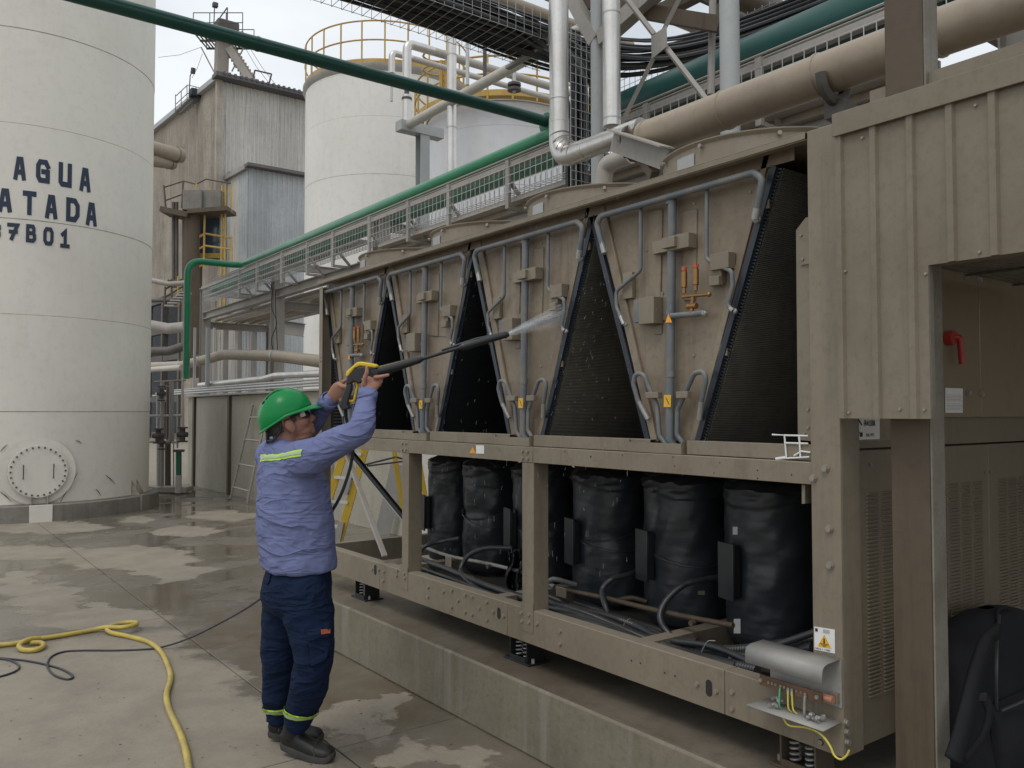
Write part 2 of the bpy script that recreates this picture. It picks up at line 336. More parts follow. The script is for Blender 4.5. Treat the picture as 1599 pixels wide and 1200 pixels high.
def glyph(b, ch, f, w, asp, sub=6):
    """f(x, y, k) maps cell-space (x in height units) to world; k = stroke layer"""
    for k, pl in enumerate(GL.get(ch, [])):
        Lf, Rt = ribbon(pl, w, asp)
        for i in range(len(Lf)-1):
            o = len(b.v)
            for j in range(sub+1):
                t = j/sub; l = Lf[i].lerp(Lf[i+1], t); r = Rt[i].lerp(Rt[i+1], t); b.v += [f(l.x, l.y, k), f(r.x, r.y, k)]
            for j in range(sub): a = o+2*j; b.f.append((a, a+1, a+3, a+2))
def print_text(b, txt, o, ex, ey, h, w=.16, asp=.6, gap=.35, lift=None):
    n = ex.cross(ey).normalized(); x = 0
    for ch in txt:
        if ch != ' ': glyph(b, ch, lambda a, c, k, x=x: o+ex*((x+a)*h)+ey*(c*h)+n*(.0012+.0003*k), w, asp, 1)
        x += asp+gap
# ================================================================ ground with wet patches
def wet_ground():
    m = bpy.data.materials.new('wet_concrete'); m.use_nodes = True; t = m.node_tree; N = t.nodes; K = t.links.new
    p = N['Principled BSDF']; g = N.new('ShaderNodeNewGeometry'); pos = g.outputs['Position']
    def math_(op, a, b=None, c=None):
        q = N.new('ShaderNodeMath'); q.operation = op
        for i, x in enumerate((a, b, c)):
            if x is None: continue
            if isinstance(x, (int, float)): q.inputs[i].default_value = x
            else: K(x, q.inputs[i])
        return q.outputs[0]
    def vm(op, a, b):
        q = N.new('ShaderNodeVectorMath'); q.operation = op
        for i, x in enumerate((a, b)):
            if isinstance(x, (tuple, Vector)): q.inputs[i].default_value = x
            elif x is not None: K(x, q.inputs[i])
        return q
    def noise_(s, d=6, r=.6, v=None):
        n = N.new('ShaderNodeTexNoise'); n.inputs['Scale'].default_value = s; n.inputs['Detail'].default_value = d; n.inputs['Roughness'].default_value = r; K(v or pos, n.inputs[0]); return n
    def ramp(i, a, b, lo=0, hi=1):
        q = N.new('ShaderNodeMapRange'); q.interpolation_type = 'SMOOTHSTEP'
        for k, x in ((1, a), (2, b), (3, lo), (4, hi)): q.inputs[k].default_value = x
        K(i, q.inputs[0]); return q.outputs[0]
    def mix(f, a, b):
        q = N.new('ShaderNodeMix'); q.data_type = 'RGBA'; K(f, q.inputs[0])
        for k, x in ((6, a), (7, b)):
            if isinstance(x, tuple): q.inputs[k].default_value = (*x, 1)
            else: K(x, q.inputs[k])
        return q.outputs[2]
    nz = noise_(2.2, 6, .62); dv = vm('SUBTRACT', nz.outputs['Color'], (.5, .5, .5)); sc = vm('MULTIPLY', dv.outputs[0], (.9, .9, 0))
    wp = vm('ADD', pos, sc.outputs[0]).outputs[0]
    def ell(u, v, du, dv_):
        c = onZ(u, v); a = onZ(u+du, v)-c; b = onZ(u, v+dv_)-c; det = a.x*b.y-a.y*b.x
        q = vm('SUBTRACT', wp, (c.x, c.y, 0)).outputs[0]
        al = vm('DOT_PRODUCT', q, (b.y/det, -b.x/det, 0)).outputs['Value']; be = vm('DOT_PRODUCT', q, (-a.y/det, a.x/det, 0)).outputs['Value']
        return math_('SQRT', math_('ADD', math_('MULTIPLY', al, al), math_('MULTIPLY', be, be)))
    dry = None
    for e in ((60,823,110,10), (213,812,26,6), (40,862,110,11), (200,870,110,20), (270,893,60,16), (30,912,34,22), (70,930,62,26), (160,944,26,7), (350,806,52,9), (290,830,50,9),
              (545,1125,52,34), (610,1100,34,20), (720,1190,50,26), (150,965,110,16), (640,1175,40,24)):
        d = ell(*e); dry = d if dry is None else math_('MINIMUM', dry, d)
    drym = ramp(dry, .88, 1.10, 1, 0)
    sx = N.new('ShaderNodeSeparateXYZ'); K(wp, sx.inputs[0])
    near = math_('MULTIPLY', ramp(sx.outputs[0], 1.62, 1.78, 1, 0), ramp(sx.outputs[1], 6.5, 6.75, 1, 0))
    far = math_('MAXIMUM', ramp(sx.outputs[1], 17.5, 19.5), ramp(sx.outputs[0], 5.2, 5.6))
    drym = math_('MAXIMUM', math_('MAXIMUM', drym, near), far)
    wet = math_('SUBTRACT', 1, drym)
    big = noise_(.55, 4, .5).outputs[0]; md = noise_(2.6, 7, .65).outputs[0]; fn = noise_(28, 5, .7).outputs[0]; sp = noise_(9, 3, .5).outputs[0]
    col = mix(ramp(md, .32, .7), (.30,.262,.207), (.235,.202,.16))
    col = mix(math_('MULTIPLY', ramp(fn, .5, .75), .5), col, (.22,.195,.165))
    # small dark spatters on the dry concrete
    vo = N.new('ShaderNodeTexVoronoi'); vo.inputs['Scale'].default_value = 5.2; K(wp, vo.inputs[0])
    col = mix(math_('MULTIPLY', math_('MULTIPLY', ramp(vo.outputs['Distance'], .045, .10, 1, 0), ramp(sp, .48, .6)), .65), col, (.11,.095,.08))
    wcol = mix(ramp(big, .4, .62), (.155,.134,.105), (.135,.106,.072))
    wcol = mix(ramp(md, .4, .75), wcol, (.19,.168,.138))
    col = mix(wet, col, wcol)
    K(col, p.inputs['Base Color'])
    pud = math_('MULTIPLY', wet, ramp(noise_(1.1, 3, .5).outputs[0], .40, .52))
    rgh = math_('SUBTRACT', math_('SUBTRACT', .88, math_('MULTIPLY', wet, .46)), math_('MULTIPLY', pud, .34)); K(rgh, p.inputs['Roughness'])
    p.inputs['Specular IOR Level'].default_value = .5
    b = N.new('ShaderNodeBump'); K(math_('MULTIPLY', noise_(22, 6, .7).outputs[0], math_('SUBTRACT', 1, math_('MULTIPLY', pud, .93))), b.inputs['Height']); b.inputs['Distance'].default_value = .005
    b.inputs['Strength'].default_value = 1; K(b.outputs[0], p.inputs['Normal']); return m
WET = wet_ground()
b = B(); b.sheet(lambda u, v: (-900+1800*u, -900+1800*v, -.012), 2, 2)
ground = b.build('ground', WET, kind='structure', label='wet concrete yard floor')
for X0, X1 in ((-4.61, -1.43), (-1.43, 1.75), (1.75, 4.93), (4.93, 8.11)):
    for k in range(-2, 7):
        if X0 > 4 and k < 2: continue
        y0 = .59+3.18*k; e = .004
        B().box(X0+e, X1-e, y0+e, y0+3.18-e, -.011, 0).build('slab', WET, ground, bevel=.003)
# concrete plinth under the chiller
def plinth_mat():
    m = mat('plinth_concrete', (.20,.178,.128), .75, c2=(.14,.12,.085), ns=1.9, amt=.9, streak=.55, sc=(.27,.255,.22), bump=.004, bs=24); return m
M['plinth'] = plinth_mat(); M['plinth_top'] = mat('plinth_top', (.19,.165,.13), .38, c2=(.12,.095,.07), ns=1.6, amt=1., bump=.003, bs=14)
b = B().box(2.44, 5.28, -1.5, 6.02, 0, .334)
pl = b.build('concrete_plinth', 'plinth', bevel=.012, label='long low concrete plinth under the chiller', cat='plinth')
B().box(2.452, 5.27, -1.49, 6.01, .3352, .340).build('screed', 'plinth_top', pl)
# ================================================================ tanks
def make_tank(name, D, phi, Rr, ztop, welds, mt, label, cat='storage tank', z0=0., top_rings=None):
    c = HF*(D*math.cos(R(phi)))+CR*(D*math.sin(R(phi))); root = thing(name, (c.x, c.y, 0), label, cat)
    zz = [z0]+welds+[ztop]
    for i in range(len(zz)-1):
        rr = Rr+(.0045 if i % 2 else 0)
        B().lathe((c.x,c.y,0), [(rr, zz[i]+.004), (rr, zz[i+1]-.004)], 128).build('shell_plate', mt, root)
        if i: B().lathe((c.x,c.y,0), [(Rr-.01, zz[i]-.005), (Rr+.002, zz[i]-.004), (Rr+.004, zz[i]), (Rr+.002, zz[i]+.004), (Rr-.01, zz[i]+.005)], 128).build('weld_seam', 'weld', root)
    B().lathe((c.x,c.y,0), [(Rr+.03, ztop-.05), (Rr+.03, ztop), (Rr*.5, ztop+.12*Rr), (.01, ztop+.2*Rr)], 64).build('roof', mt, root)
    return root, c
TD, TPH, TR = 16.2, -30.2, 1.89
def tank_hit(u, v, extra=0.):     # where the sight line meets the tank shell
    c = HF*(TD*math.cos(R(TPH)))+CR*(TD*math.sin(R(TPH))); r = ray(u, v); r2 = Vector((r.x, r.y)); a = r2.length_squared
    o = Vector((-c.x, -c.y)); bq = o.dot(r2); cc = o.length_squared-(TR+extra)**2; t = (-bq-math.sqrt(max(0, bq*bq-a*cc)))/a
    p = C0+r*t; return p, math.atan2(p.y-c.y, p.x-c.x)
zs = sorted(tank_hit(2, v)[0].z for v in (-110, 40, 190, 340, 490, 643))
wt, wc = make_tank('water_tank', TD, TPH, TR, 14, zs+[zs[-1]+1.42*k for k in (1, 2, 3)], 'tank_paint', 'tall cream tank with painted dark blue lettering AGUA and a bolted round manhole', z0=.24)
B().lathe((wc.x,wc.y,0), [(TR+.17, 0), (TR+.17, .235), (TR+.15, .25), (TR-.05, .25)], 128).build('concrete_ring', 'tank_ring', wt)
B().lathe((wc.x,wc.y,0), [(TR, .252), (TR+.05, .252), (TR+.05, .262), (TR, .262)], 128).build('base_flange', 'weld', wt)
def tank_letter(ch, u0, u1, v0, v1, w=.285):
    um = (u0+u1)/2; a0 = tank_hit(u0, (v0+v1)/2)[1]; a1 = tank_hit(u1, (v0+v1)/2)[1]; zt = tank_hit(um, v0)[0].z; zb = tank_hit(um, v1)[0].z; h = zt-zb
    da = a1-a0
    while da < -math.pi: da += 2*math.pi
    while da > math.pi: da -= 2*math.pi
    asp = abs(da)*TR/h; ins = w/2
    def f(x, y, k):
        a = a0+da*((ins+x*(1-w/asp))/asp if asp > w else .5); r = TR+.009+.001*k
        return Vector((wc.x+r*math.cos(a), wc.y+r*math.sin(a), zb+h*(ins+y*(1-w))))
    b = B(); glyph(b, ch, f, w, asp); return b.build('painted_letter', 'letter_paint', wt, flat=True)
for ch, u0, u1, v0, v1 in (('A',18,44,243.5,283.5),('G',53,81,248,288),('U',88,115,253,294.5),('A',121,144,261,301.5),
    ('T',-102,-74,285,325),('R',-70,-42,287,327),('A',-6,22,293,333.5),('T',32,60,297,338),('A',67,93,303,344),('D',100,127,308,349),('A',131,153.5,315,355),
    ('3',-22,3,346,375),('7',9,32,347.5,377),('B',38,59,349.5,380.5),('0',65,86,354,385),('1',91,111,358,389)):
    tank_letter(ch, u0, u1, v0, v1)
# manhole with bolts, handles and its bracket
pm_, am = tank_hit(59, 736); er = Vector((math.cos(am), math.sin(am), 0)); et = Vector((-math.sin(am), math.cos(am), 0))
rm = 41/1300*(pm_-C0).dot(CF)
B().cyl(pm_-er*.1, pm_+er*.05, rm*.9, 48).build('manhole_neck', 'tank_paint', wt)
mh = B().cyl(pm_+er*.055, pm_+er*.085, rm, 56).build('manhole_cover', 'tank_paint', wt, bevel=.004)
b = B()
for k in range(28):
    a = 2*math.pi*k/28; q = pm_+(et*math.cos(a)+ZU*math.sin(a))*rm*.91; b.cyl(q+er*.08, q+er*.105, .014, 8)
b.build('bolt_circle', 'dark_steel', mh)
for s in (-1, 1):
    q = pm_+et*(rm*.5*s)+er*.085
    B().tube(fillet([q+ZU*.1, q+ZU*.1+er*.05, q-ZU*.1+er*.05, q-ZU*.1], .02), .008, 8).build('handle', 'dark_steel', mh)
B().lathe(pm_-er*.0, [(rm*1.28, .012), (rm*1.28, .02), (rm, .02)], 56, ax=er).build('reinforcing_ring', 'tank_paint', wt)
for s in (-1, 1): B().obox(pm_-ZU*(rm+.12)+er*.08+et*(.1*s+.02), et*.006, er*.05, ZU*.14).build('gusset', 'weld', wt)
q = tank_hit(62, 803)[0]; B().obox(Vector((q.x, q.y, .12))+er*.16, et*.15, er*.02, ZU*.13).build('anchor_plate', 'tank_paint', wt, bevel=.004)
q, a2 = tank_hit(209, 775); e2 = Vector((math.cos(a2), math.sin(a2), 0)); t2 = Vector((-math.sin(a2), math.cos(a2), 0)); q = Vector((q.x, q.y, 0))
ac = B().obox(q+e2*.12+ZU*.13, t2*.12, e2*.09, ZU*.13)
ac.build('anchor_block', 'tank_ring', wt, bevel=.004)
for s in (-1, 1): B().prism([q+ZU*.26+t2*.08*s, q+ZU*.50+t2*.08*s, q+ZU*.26+e2*.14+t2*.08*s], t2*.012).build('anchor_chair', 'weld', wt)
rc = random.Random(3)
b = B()
for u0, v0, u1, v1 in ((95,783,122,738),(0,706,12,694),(0,768,18,784),(150,764,158,775),(165,742,180,756),(118,688,128,693)):
    p0, p1 = tank_hit(u0, v0, .012)[0], tank_hit(u1, v1, .012)[0]; b.tube([p0, (p0+p1)/2+ZU*.01, p1], [.003, .007, .002], 5)
b.build('scuff_marks', 'dark_steel', wt, kind='stuff')
# cream tank and pale grey tank behind, with walkways and rails
def tank_rail(root, c, Rr, z, h=1.15, a0=0, a1=360, n=24, mt='yellow_rail', toe=True, t=.028):
    for k, zz in ((0, z+h), (1, z+h*.55)):
        B().tube([(c.x+Rr*math.cos(R(a0+(a1-a0)*i/72)), c.y+Rr*math.sin(R(a0+(a1-a0)*i/72)), zz) for i in range(73)], t, 6).build('handrail', mt, root)
    for i in range(n):
        a = R(a0+(a1-a0)*i/n); B().cyl((c.x+Rr*math.cos(a), c.y+Rr*math.sin(a), z-.1), (c.x+Rr*math.cos(a), c.y+Rr*math.sin(a), z+h), t, 6).build('rail_post', mt, root)
    if toe: B().lathe((c.x,c.y,0), [(Rr-.25, z), (Rr, z), (Rr, z+.16), (Rr-.02, z+.16)], 96, a0, a1).build('toe_board', mt, root)
D2, P2, R2 = 31., -8.6, 2.97
k1 = 27.95/1300
zt2 = CAMH+(644-97)*k1
ct, cc_ = make_tank('cream_tank', D2, P2, R2, zt2, [CAMH+(644-272)*k1-4*k1*95, CAMH+(644-465)*k1, CAMH+(644-368)*k1, CAMH+(644-272)*k1, CAMH+(644-180)*k1][1:], 'cream', 'large cream cylindrical tank with yellow roof handrail standing behind the pipe rack')
B().lathe((cc_.x,cc_.y,0), [(R2, zt2-.25), (R2+.10, zt2-.12), (R2+.10, zt2), (R2, zt2)], 96).build('rim', 'steel_grey', ct)
tank_rail(ct, cc_, R2+.02, zt2, 1.45)
D3, P3, R3 = 24., -.66, 2.18
k3 = 21.9/1300; zt3 = CAMH+(644-150)*k3
gt, gc = make_tank('grey_tank', D3, P3, R3, zt3, [CAMH+(644-x)*k3 for x in (474, 380, 286, 192)], 'grey_tank', 'pale grey cylindrical tank standing nearer than the cream one')
tank_rail(gt, gc, R3+.35, zt3-.05, 1.05, toe=True)
# ================================================================ factory building
def corr_profile(n, pitch=.22, depth=.04):
    out = []
    for i in range(n): x = i*pitch; out += [(x, 0), (x+pitch*.5, 0), (x+pitch*.62, depth), (x+pitch*.88, depth)]
    out.append((n*pitch, 0)); return out
def corr_wall(parent, p0, d, width, zb, zt0, zt1, mt, nrm, sheet_w=1.1, pitch=.22, name='cladding_sheet', lap=None):
    """vertical ribbed sheets from p0 along d; top edge runs from zt0 to zt1; each sheet a part"""
    n = int(math.ceil(width/sheet_w)); rg = random.Random(int(width*100))
    for k in range(n):
        x0 = k*sheet_w; pr = corr_profile(int(round(sheet_w/pitch)), pitch, .05); off = rg.uniform(0, .02)
        b = B(); o = 0
        for (x, dd) in pr:
            X = min(x0+x, width); q = p0+d*X+nrm*(dd+off); zt = zt0+(zt1-zt0)*X/width
            b.v += [Vector((q.x, q.y, zb+rg.uniform(0,.0))), Vector((q.x, q.y, zt))]
        for i in range(len(pr)-1): b.f.append((2*i, 2*i+1, 2*i+3, 2*i+2))
        b.build(name, mt[k % len(mt)], parent, flat=True)
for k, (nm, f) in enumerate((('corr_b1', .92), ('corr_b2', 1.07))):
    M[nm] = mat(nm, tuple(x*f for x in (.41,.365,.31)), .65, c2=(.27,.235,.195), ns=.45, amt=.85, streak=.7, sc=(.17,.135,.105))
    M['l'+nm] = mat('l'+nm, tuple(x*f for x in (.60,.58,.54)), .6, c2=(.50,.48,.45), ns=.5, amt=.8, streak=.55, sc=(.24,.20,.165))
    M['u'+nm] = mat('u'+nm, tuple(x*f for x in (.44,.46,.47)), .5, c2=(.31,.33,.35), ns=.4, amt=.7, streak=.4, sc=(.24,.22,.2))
P0 = dep(343, 127, 45); zT = P0.z; P0g = Vector((P0.x, P0.y, 0))
fb = thing('factory_building', (P0g.x, P0g.y, 0), 'high ribbed sheet metal factory building with stained beige walls and a dark eave', 'building')
dR_ = Vector((1, 0, 0)); dL = (dep(243, 207, 1)-dep(343, 127, 1)); 
ang = R(40.3); dLv = HF*math.cos(ang)-CR*math.sin(ang)
nR = Vector((0, -1, 0)); nL = Vector((-dLv.y, dLv.x, 0));  nL = nL if nL.dot(P0g) < 0 else -nL
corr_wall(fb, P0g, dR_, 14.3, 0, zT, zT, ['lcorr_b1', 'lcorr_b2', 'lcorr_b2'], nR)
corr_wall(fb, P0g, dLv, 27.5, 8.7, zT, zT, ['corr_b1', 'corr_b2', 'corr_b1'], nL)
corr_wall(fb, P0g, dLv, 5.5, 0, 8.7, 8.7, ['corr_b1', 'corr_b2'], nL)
up3 = ZU*.18
b = B(); b.bar(P0g+ZU*(zT+.12)+nR*.35-dR_*.4, P0g+ZU*(zT+.12)+dR_*14.5+nR*.35, .8, .22); b.build('eave', 'roof_dark', fb)
b = B()
for i in range(46): q = P0g+dR_*(.3*i)+nR*.76; b.obox(q+ZU*(zT+.20), Vector((.06,0,0)), Vector((0,.06,0)), ZU*.07)
b.build('roof_sheet_ends', 'roof_dark', fb, kind='stuff')
B().bar(P0g+ZU*(zT+.1)+nL*.15-dLv*.1, P0g+ZU*(zT+.1)+nL*.15+dLv*27.5, .3, .28).build('verge_trim', 'steel_blue', fb)
B().bar(P0g+ZU*(zT/2)+nR*.05+nL*.05, P0g+ZU*zT+nR*.05+nL*.05, .3, .3).build('corner_flashing', 'corr_b2', fb)
b = B(); q0, q1 = P0g+ZU*(zT), P0g+dR_*14.3+ZU*zT; q2, q3 = q1+dLv*27+ZU*.6, q0+dLv*27+ZU*.0
b.add([q0, q1, q2, q3], [(0,1,2,3)]).build('roof', 'roof_dark', fb)
# dark open lower bay: steel columns in front of a dark plane painted as the shaded interior
q = P0g+dLv*5.5
B().add([q+nL*-5-dLv*3, q+dLv*70-nL*5, q+dLv*70-nL*5+ZU*14, q-nL*5-dLv*3+ZU*14], [(0,1,2,3)]).build('dark_back_plane', 'dark_blue', fb)
for k in range(7):
    for zz in (0,): B().bar(q+dLv*(k*3)+ZU*0, q+dLv*(k*3)+ZU*8.7, .35, .35).build('column', 'dark_steel', fb)
for zz in (2.4, 4.9, 6.6, 8.5): B().bar(q+ZU*zz, q+dLv*22+ZU*zz, .3, .35).build('floor_beam', 'dark_steel', fb)
# dark window openings high on the left face
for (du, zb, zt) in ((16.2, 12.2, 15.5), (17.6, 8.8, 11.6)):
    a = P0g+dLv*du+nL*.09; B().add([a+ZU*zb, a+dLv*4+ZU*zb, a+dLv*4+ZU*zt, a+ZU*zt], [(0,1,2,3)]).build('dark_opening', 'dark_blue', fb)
# lean-to of blue-grey ribbed sheet
A0 = dep(388, 262, 43); A0g = Vector((A0.x, A0.y, 0))
an = thing('annex_building', (A0g.x, A0g.y, 0), 'lower blue grey ribbed sheet annex built against the factory', 'building')
corr_wall(an, A0g, dR_, 11, 0, A0.z, A0.z, ['ucorr_b1', 'ucorr_b2', 'ucorr_b2'], nR, pitch=.275)
corr_wall(an, A0g, dLv, 2.9, 0, A0.z, A0.z, ['ucorr_b2', 'lcorr_b1'], nL)
B().bar(A0g+ZU*(A0.z+.06)+nR*.25-dR_*.2, A0g+ZU*(A0.z+.06)+nR*.25+dR_*11, .5, .16).build('eave', 'roof_dark', an)
B().bar(A0g+ZU*(A0.z+.02)+nL*.1, A0g+ZU*(A0.z+.02)+nL*.1+dLv*2.9, .25, .25).build('verge_trim', 'steel_grey', an)
b = B(); q0, q1 = A0g+ZU*(A0.z), A0g+dR_*11+ZU*A0.z; b.add([q0, q1, q1+dLv*2.9+ZU*.4, q0+dLv*2.9+ZU*.4], [(0,1,2,3)]).build('roof', 'roof_dark', an)
# two beige ducts entering the factory wall
for i, (u0, v0, u1, v1, d) in enumerate(((236,232,284,244,12.5), (236,252,270,256,12.5))):
    r_ = (.36, .30)[i]; p1 = dep(u1, v1, 43.2); p0 = dep(u0-6, v0-2, 41.5)
    o = B().cyl(p0, p1, r_, 20); o.lathe(p1-(p1-p0).normalized()*.25, [(r_+.04,-.06),(r_+.04,.06)], 20, ax=(p1-p0).normalized())
    o.build('wall_duct', 'pipe_beige', label=('upper beige round duct entering the stained factory wall', 'lower shorter beige round duct beside the factory wall')[i], cat='duct', group='ducts at the factory wall')
# elevator head tower on the roof
H0 = dep(348, 125, 46.5); hz = H0.z
ht = thing('elevator_tower', tuple(H0), 'bucket elevator head with grated platform and sloping chute on the factory roof', 'tower')
def hp(u, v, d=46.5): return dep(u, v, d)
B().bar(hp(345,126), hp(347,64), .62, .62).build('shaft', 'corr_beige', ht)
B().bar(hp(340,126), hp(341,62), .16, .3).build('side_column', 'steel_grey', ht)
ch = B().bar(hp(358,76), hp(398,137), .42, .42).build('chute', 'corr_beige_light', ht)
b = B()
for k in range(12): t = k/12; q = hp(358+40*t, 76+61*t); b.bar(q-CR*.24+ZU*.06, q+CR*.24+ZU*.04, .06, .5)
b.build('chute_ribs', 'pipe_beige', ht)
pz = hp(350, 64).z; pc = hp(350, 64)
for s in (-1, 1):
    for k in range(9): q = pc+CR*(s*.7)+HF*0; 
b = B()
for k in range(15): b.bar(pc+CR*(-1.3+.19*k)-HF*1.0, pc+CR*(-1.3+.19*k)+HF*1.0, .05, .07)
for k in range(3): b.bar(pc-CR*1.35+HF*(-1+k), pc+CR*1.4+HF*(-1+k), .08, .10)
b.build('platform_grating', 'dark_steel', ht, kind='stuff')
for s in (-1.35, -.45, .45, 1.35):
    for e in (-1, 1): B().cyl(pc+CR*s+HF*e, pc+CR*s+HF*e+ZU*1.1, .025, 6).build('rail_post', 'dark_steel', ht)
for e in (-1, 1):
    for h in (.55, 1.1): B().cyl(pc-CR*1.35+HF*e+ZU*h, pc+CR*1.35+HF*e+ZU*h, .025, 6).build('handrail', 'dark_steel', ht)
for (a, c) in (((314,74),(338,120)), ((384,68),(362,112)), ((349,60),(349,30))): B().cyl(hp(*a), hp(*c), .04, 6).build('strut', 'steel_grey', ht)
b = B().bar(hp(342,30), hp(355,12), .05, .05).bar(hp(355,12), hp(355,45), .05, .05).bar(hp(342,30), hp(342,58), .05, .05); b.build('hoist_frame', 'dark_steel', ht)
B().box(*(lambda c: (c.x-.6, c.x+.6, c.y-.6, c.y+.6, c.z, c.z+.9))(hp(352, 62))).build('head_housing', 'dark_steel', ht, bevel=.1)
for (a, c) in (((336,48),(336,8)), ): 
    B().tube([hp(333,62), hp(335,12), hp(336,9)], .03, 6).build('lamp_pole', 'dark_steel', ht); B().box(*(lambda q: (q.x-.14, q.x+.14, q.y-.14, q.y+.14, q.z-.1, q.z+.15))(hp(336, 9))).build('lamp_head', 'dark_steel', ht, bevel=.03)
for i, (a, c) in enumerate((((247,90),(314,74)), ((384,66),(438,142)), ((380,70),(420,130)), ((316,84),(300,122)))):
    B().tube([hp(*a), (hp(*a)+hp(*c))/2-ZU*.15, hp(*c)], .012, 4).build('guy_wire', 'dark_steel', ht)
# roof corner platform with lamp
rp = thing('roof_platform', tuple(hp(290, 168, 47)), 'small railed platform with lamp pole on the roof edge left of the elevator tower', 'platform')
def pr(p, q, t=.022, n='handrail', m='dark_steel', root=rp): B().cyl(p, q, t, 6).build(n, m, root)
U = lambda u, v: hp(u, v, 47)
for (a, c) in (((274,148),(274,176)),((283,142),(283,168)),((292,133),(292,160)),((275,150),(293,133)),((275,163),(293,146)),((293,133),(318,139)),((293,146),(310,152)),((306,137),(306,152)),((318,139),(316,150))): pr(U(*a), U(*c))
b = B()
for k in range(7): t = k/6; q = U(276+24*t, 175-22*t); b.bar(q, q+CR*.5+ZU*.08, .06, .25)
b.bar(U(275,176), U(302,150), .1, .1); b.bar(U(281,178), U(308,152), .1, .1); b.build('steps', 'dark_steel', rp)
B().tube([U(295,150), U(297,118), U(301,112)], .03, 6).build('lamp_pole', 'dark_steel', rp)
B().cyl(U(301,115), U(302,107), .13, 10).build('lamp_head', 'dark_steel', rp)
B().box(*(lambda q: (q.x-.3, q.x+.3, q.y-.3, q.y+.3, q.z-.25, q.z+.2))(U(305,146))).build('motor', 'dark_blue', rp, bevel=.06)
rf = thing('roof_frame', tuple(hp(410, 140)), 'dark open tilting frame standing on the roof eave', 'frame')
for (a, c) in (((394,130),(398,110)),((398,110),(424,116)),((424,116),(418,139)),((394,130),(418,139)),((411,136),(418,132))): pr(hp(*a), hp(*c), .045, 'frame_bar', root=rf)
# access tower with yellow stairs
st = thing('stair_tower', tuple(hp(320, 400, 40)), 'rusty access tower with yellow railings and a grey equipment box against the factory', 'stairs')
V = lambda u, v, d=40: dep(u, v, d)
B().bar(V(258,331), V(300,340), 1.3, .25).build('platform', 'steel_brown', st); B().bar(V(300,335), V(362,330), 1.3, .2).build('platform', 'steel_brown', st)
q = V(306,316); B().obox(q, CR*.45, HF*.5, ZU*.48).build('equipment_box', 'box_grey', st, bevel=.02); q = V(333,316,40.2); B().obox(q, CR*.52, HF*.5, ZU*.48).build('equipment_box', 'box_grey', st, bevel=.02)
for u0, v0, u1, v1 in ((320,300,318,420),(347,290,344,520),(352,290,350,520),(361,288,361,332),(305,335,303,420),(361,370,362,412),(291,378,290,420),(256,290,259,332),(286,283,284,325),(329,292,328,300),(307,286,306,300)):
    B().cyl(V(u0,v0), V(u1,v1), .05, 6).build('upright', 'yellow_rail' if u0 > 300 else 'dark_steel', st)
for pl_ in ([(256,293),(287,283),(306,288),(322,280),(361,287)], [(257,314),(284,304)], [(260,332),(256,293)]): B().tube([V(*p) for p in pl_], .035, 6).build('handrail', 'steel_brown', st)
for pl_ in ([(291,379),(320,365),(361,372)], [(291,400),(320,384),(361,390)], [(308,330),(320,320)], [(320,365),(300,378)], [(306,408),(362,410)], [(320,412),(290,428)]): B().tube([V(*p) for p in pl_], .05, 6).build('handrail', 'yellow_rail', st)
for k in range(22): B().cyl(V(347,300+10*k), V(352,300+10*k), .025, 5).build('rung', 'yellow_rail', st)
q = V(328,372,41); B().obox(q, CR*.5, HF*.1, ZU*1.35).build('dark_window', 'glass_blue', st); B().obox(V(327,400,40.8), CR*.7, HF*.1, ZU*.12).build('landing', 'yellow_rail', st)
for u in (271, 276, 287, 293): B().cyl(V(u, 316), V(u, 450), .08, 8).build('drain_pipe', 'dark_steel', st)
B().cyl(V(300,335), V(297,560), .38, 16).build('riser_duct', 'steel_brown', st)
B().box(*(lambda a, c: (min(a.x,c.x), max(a.x,c.x), min(a.y,c.y)-.2, max(a.y,c.y)+.2, c.z, a.z))(V(286,410,41.5), V(312,590,41.5))).build('lower_panel', 'steel_brown', st)
# clutter of low piping seen between the big tank and the rack
for i, (u0, v0, u1, v1, w, d, mt, lab) in enumerate(((234,436,285,442,8,30,'steel_grey','thin grey pipe highest in the dark bay'),(234,507,284,511,17,30,'steel_grey','thick dusty grey pipe crossing the dark bay'),(234,549,284,541,14,29,'dark_steel','dark bent pipe below the thick grey one'),(234,470,284,462,6,31,'dark_steel','dark truss chord pipe in the open bay'))):
    p0, p1 = dep(u0-8, v0, d), dep(u1+4, v1, d); B().tube(fillet([p0, p0.lerp(p1, .6)-ZU*.1, p1], .5), w*d/1300/2, 12).build('bay_pipe', mt, label=lab, cat='pipe', group='pipes crossing the dark bay')
ws = thing('walkway_stair', tuple(V(265,450,30)), 'small railed steel stair in the dark bay beside the green drop pipe', 'stairs')
for (a, c) in (((258,448),(257,480)),((268,436),(268,465)),((278,432),(278,478)),((258,452),(285,436)),((258,464),(285,448)),((256,480),(290,455)),((262,438),(290,440))): B().cyl(dep(*a,30), dep(*c,30), .035, 6).build('stair_rail', 'yellow_rail' if a[0] > 270 else 'steel_brown', ws)
b = B()
for k in range(6): q = dep(259+4.5*k, 478-4*k, 30); b.bar(q, q+CR*.35, .3, .05)
b.build('steps', 'steel_grey', ws)
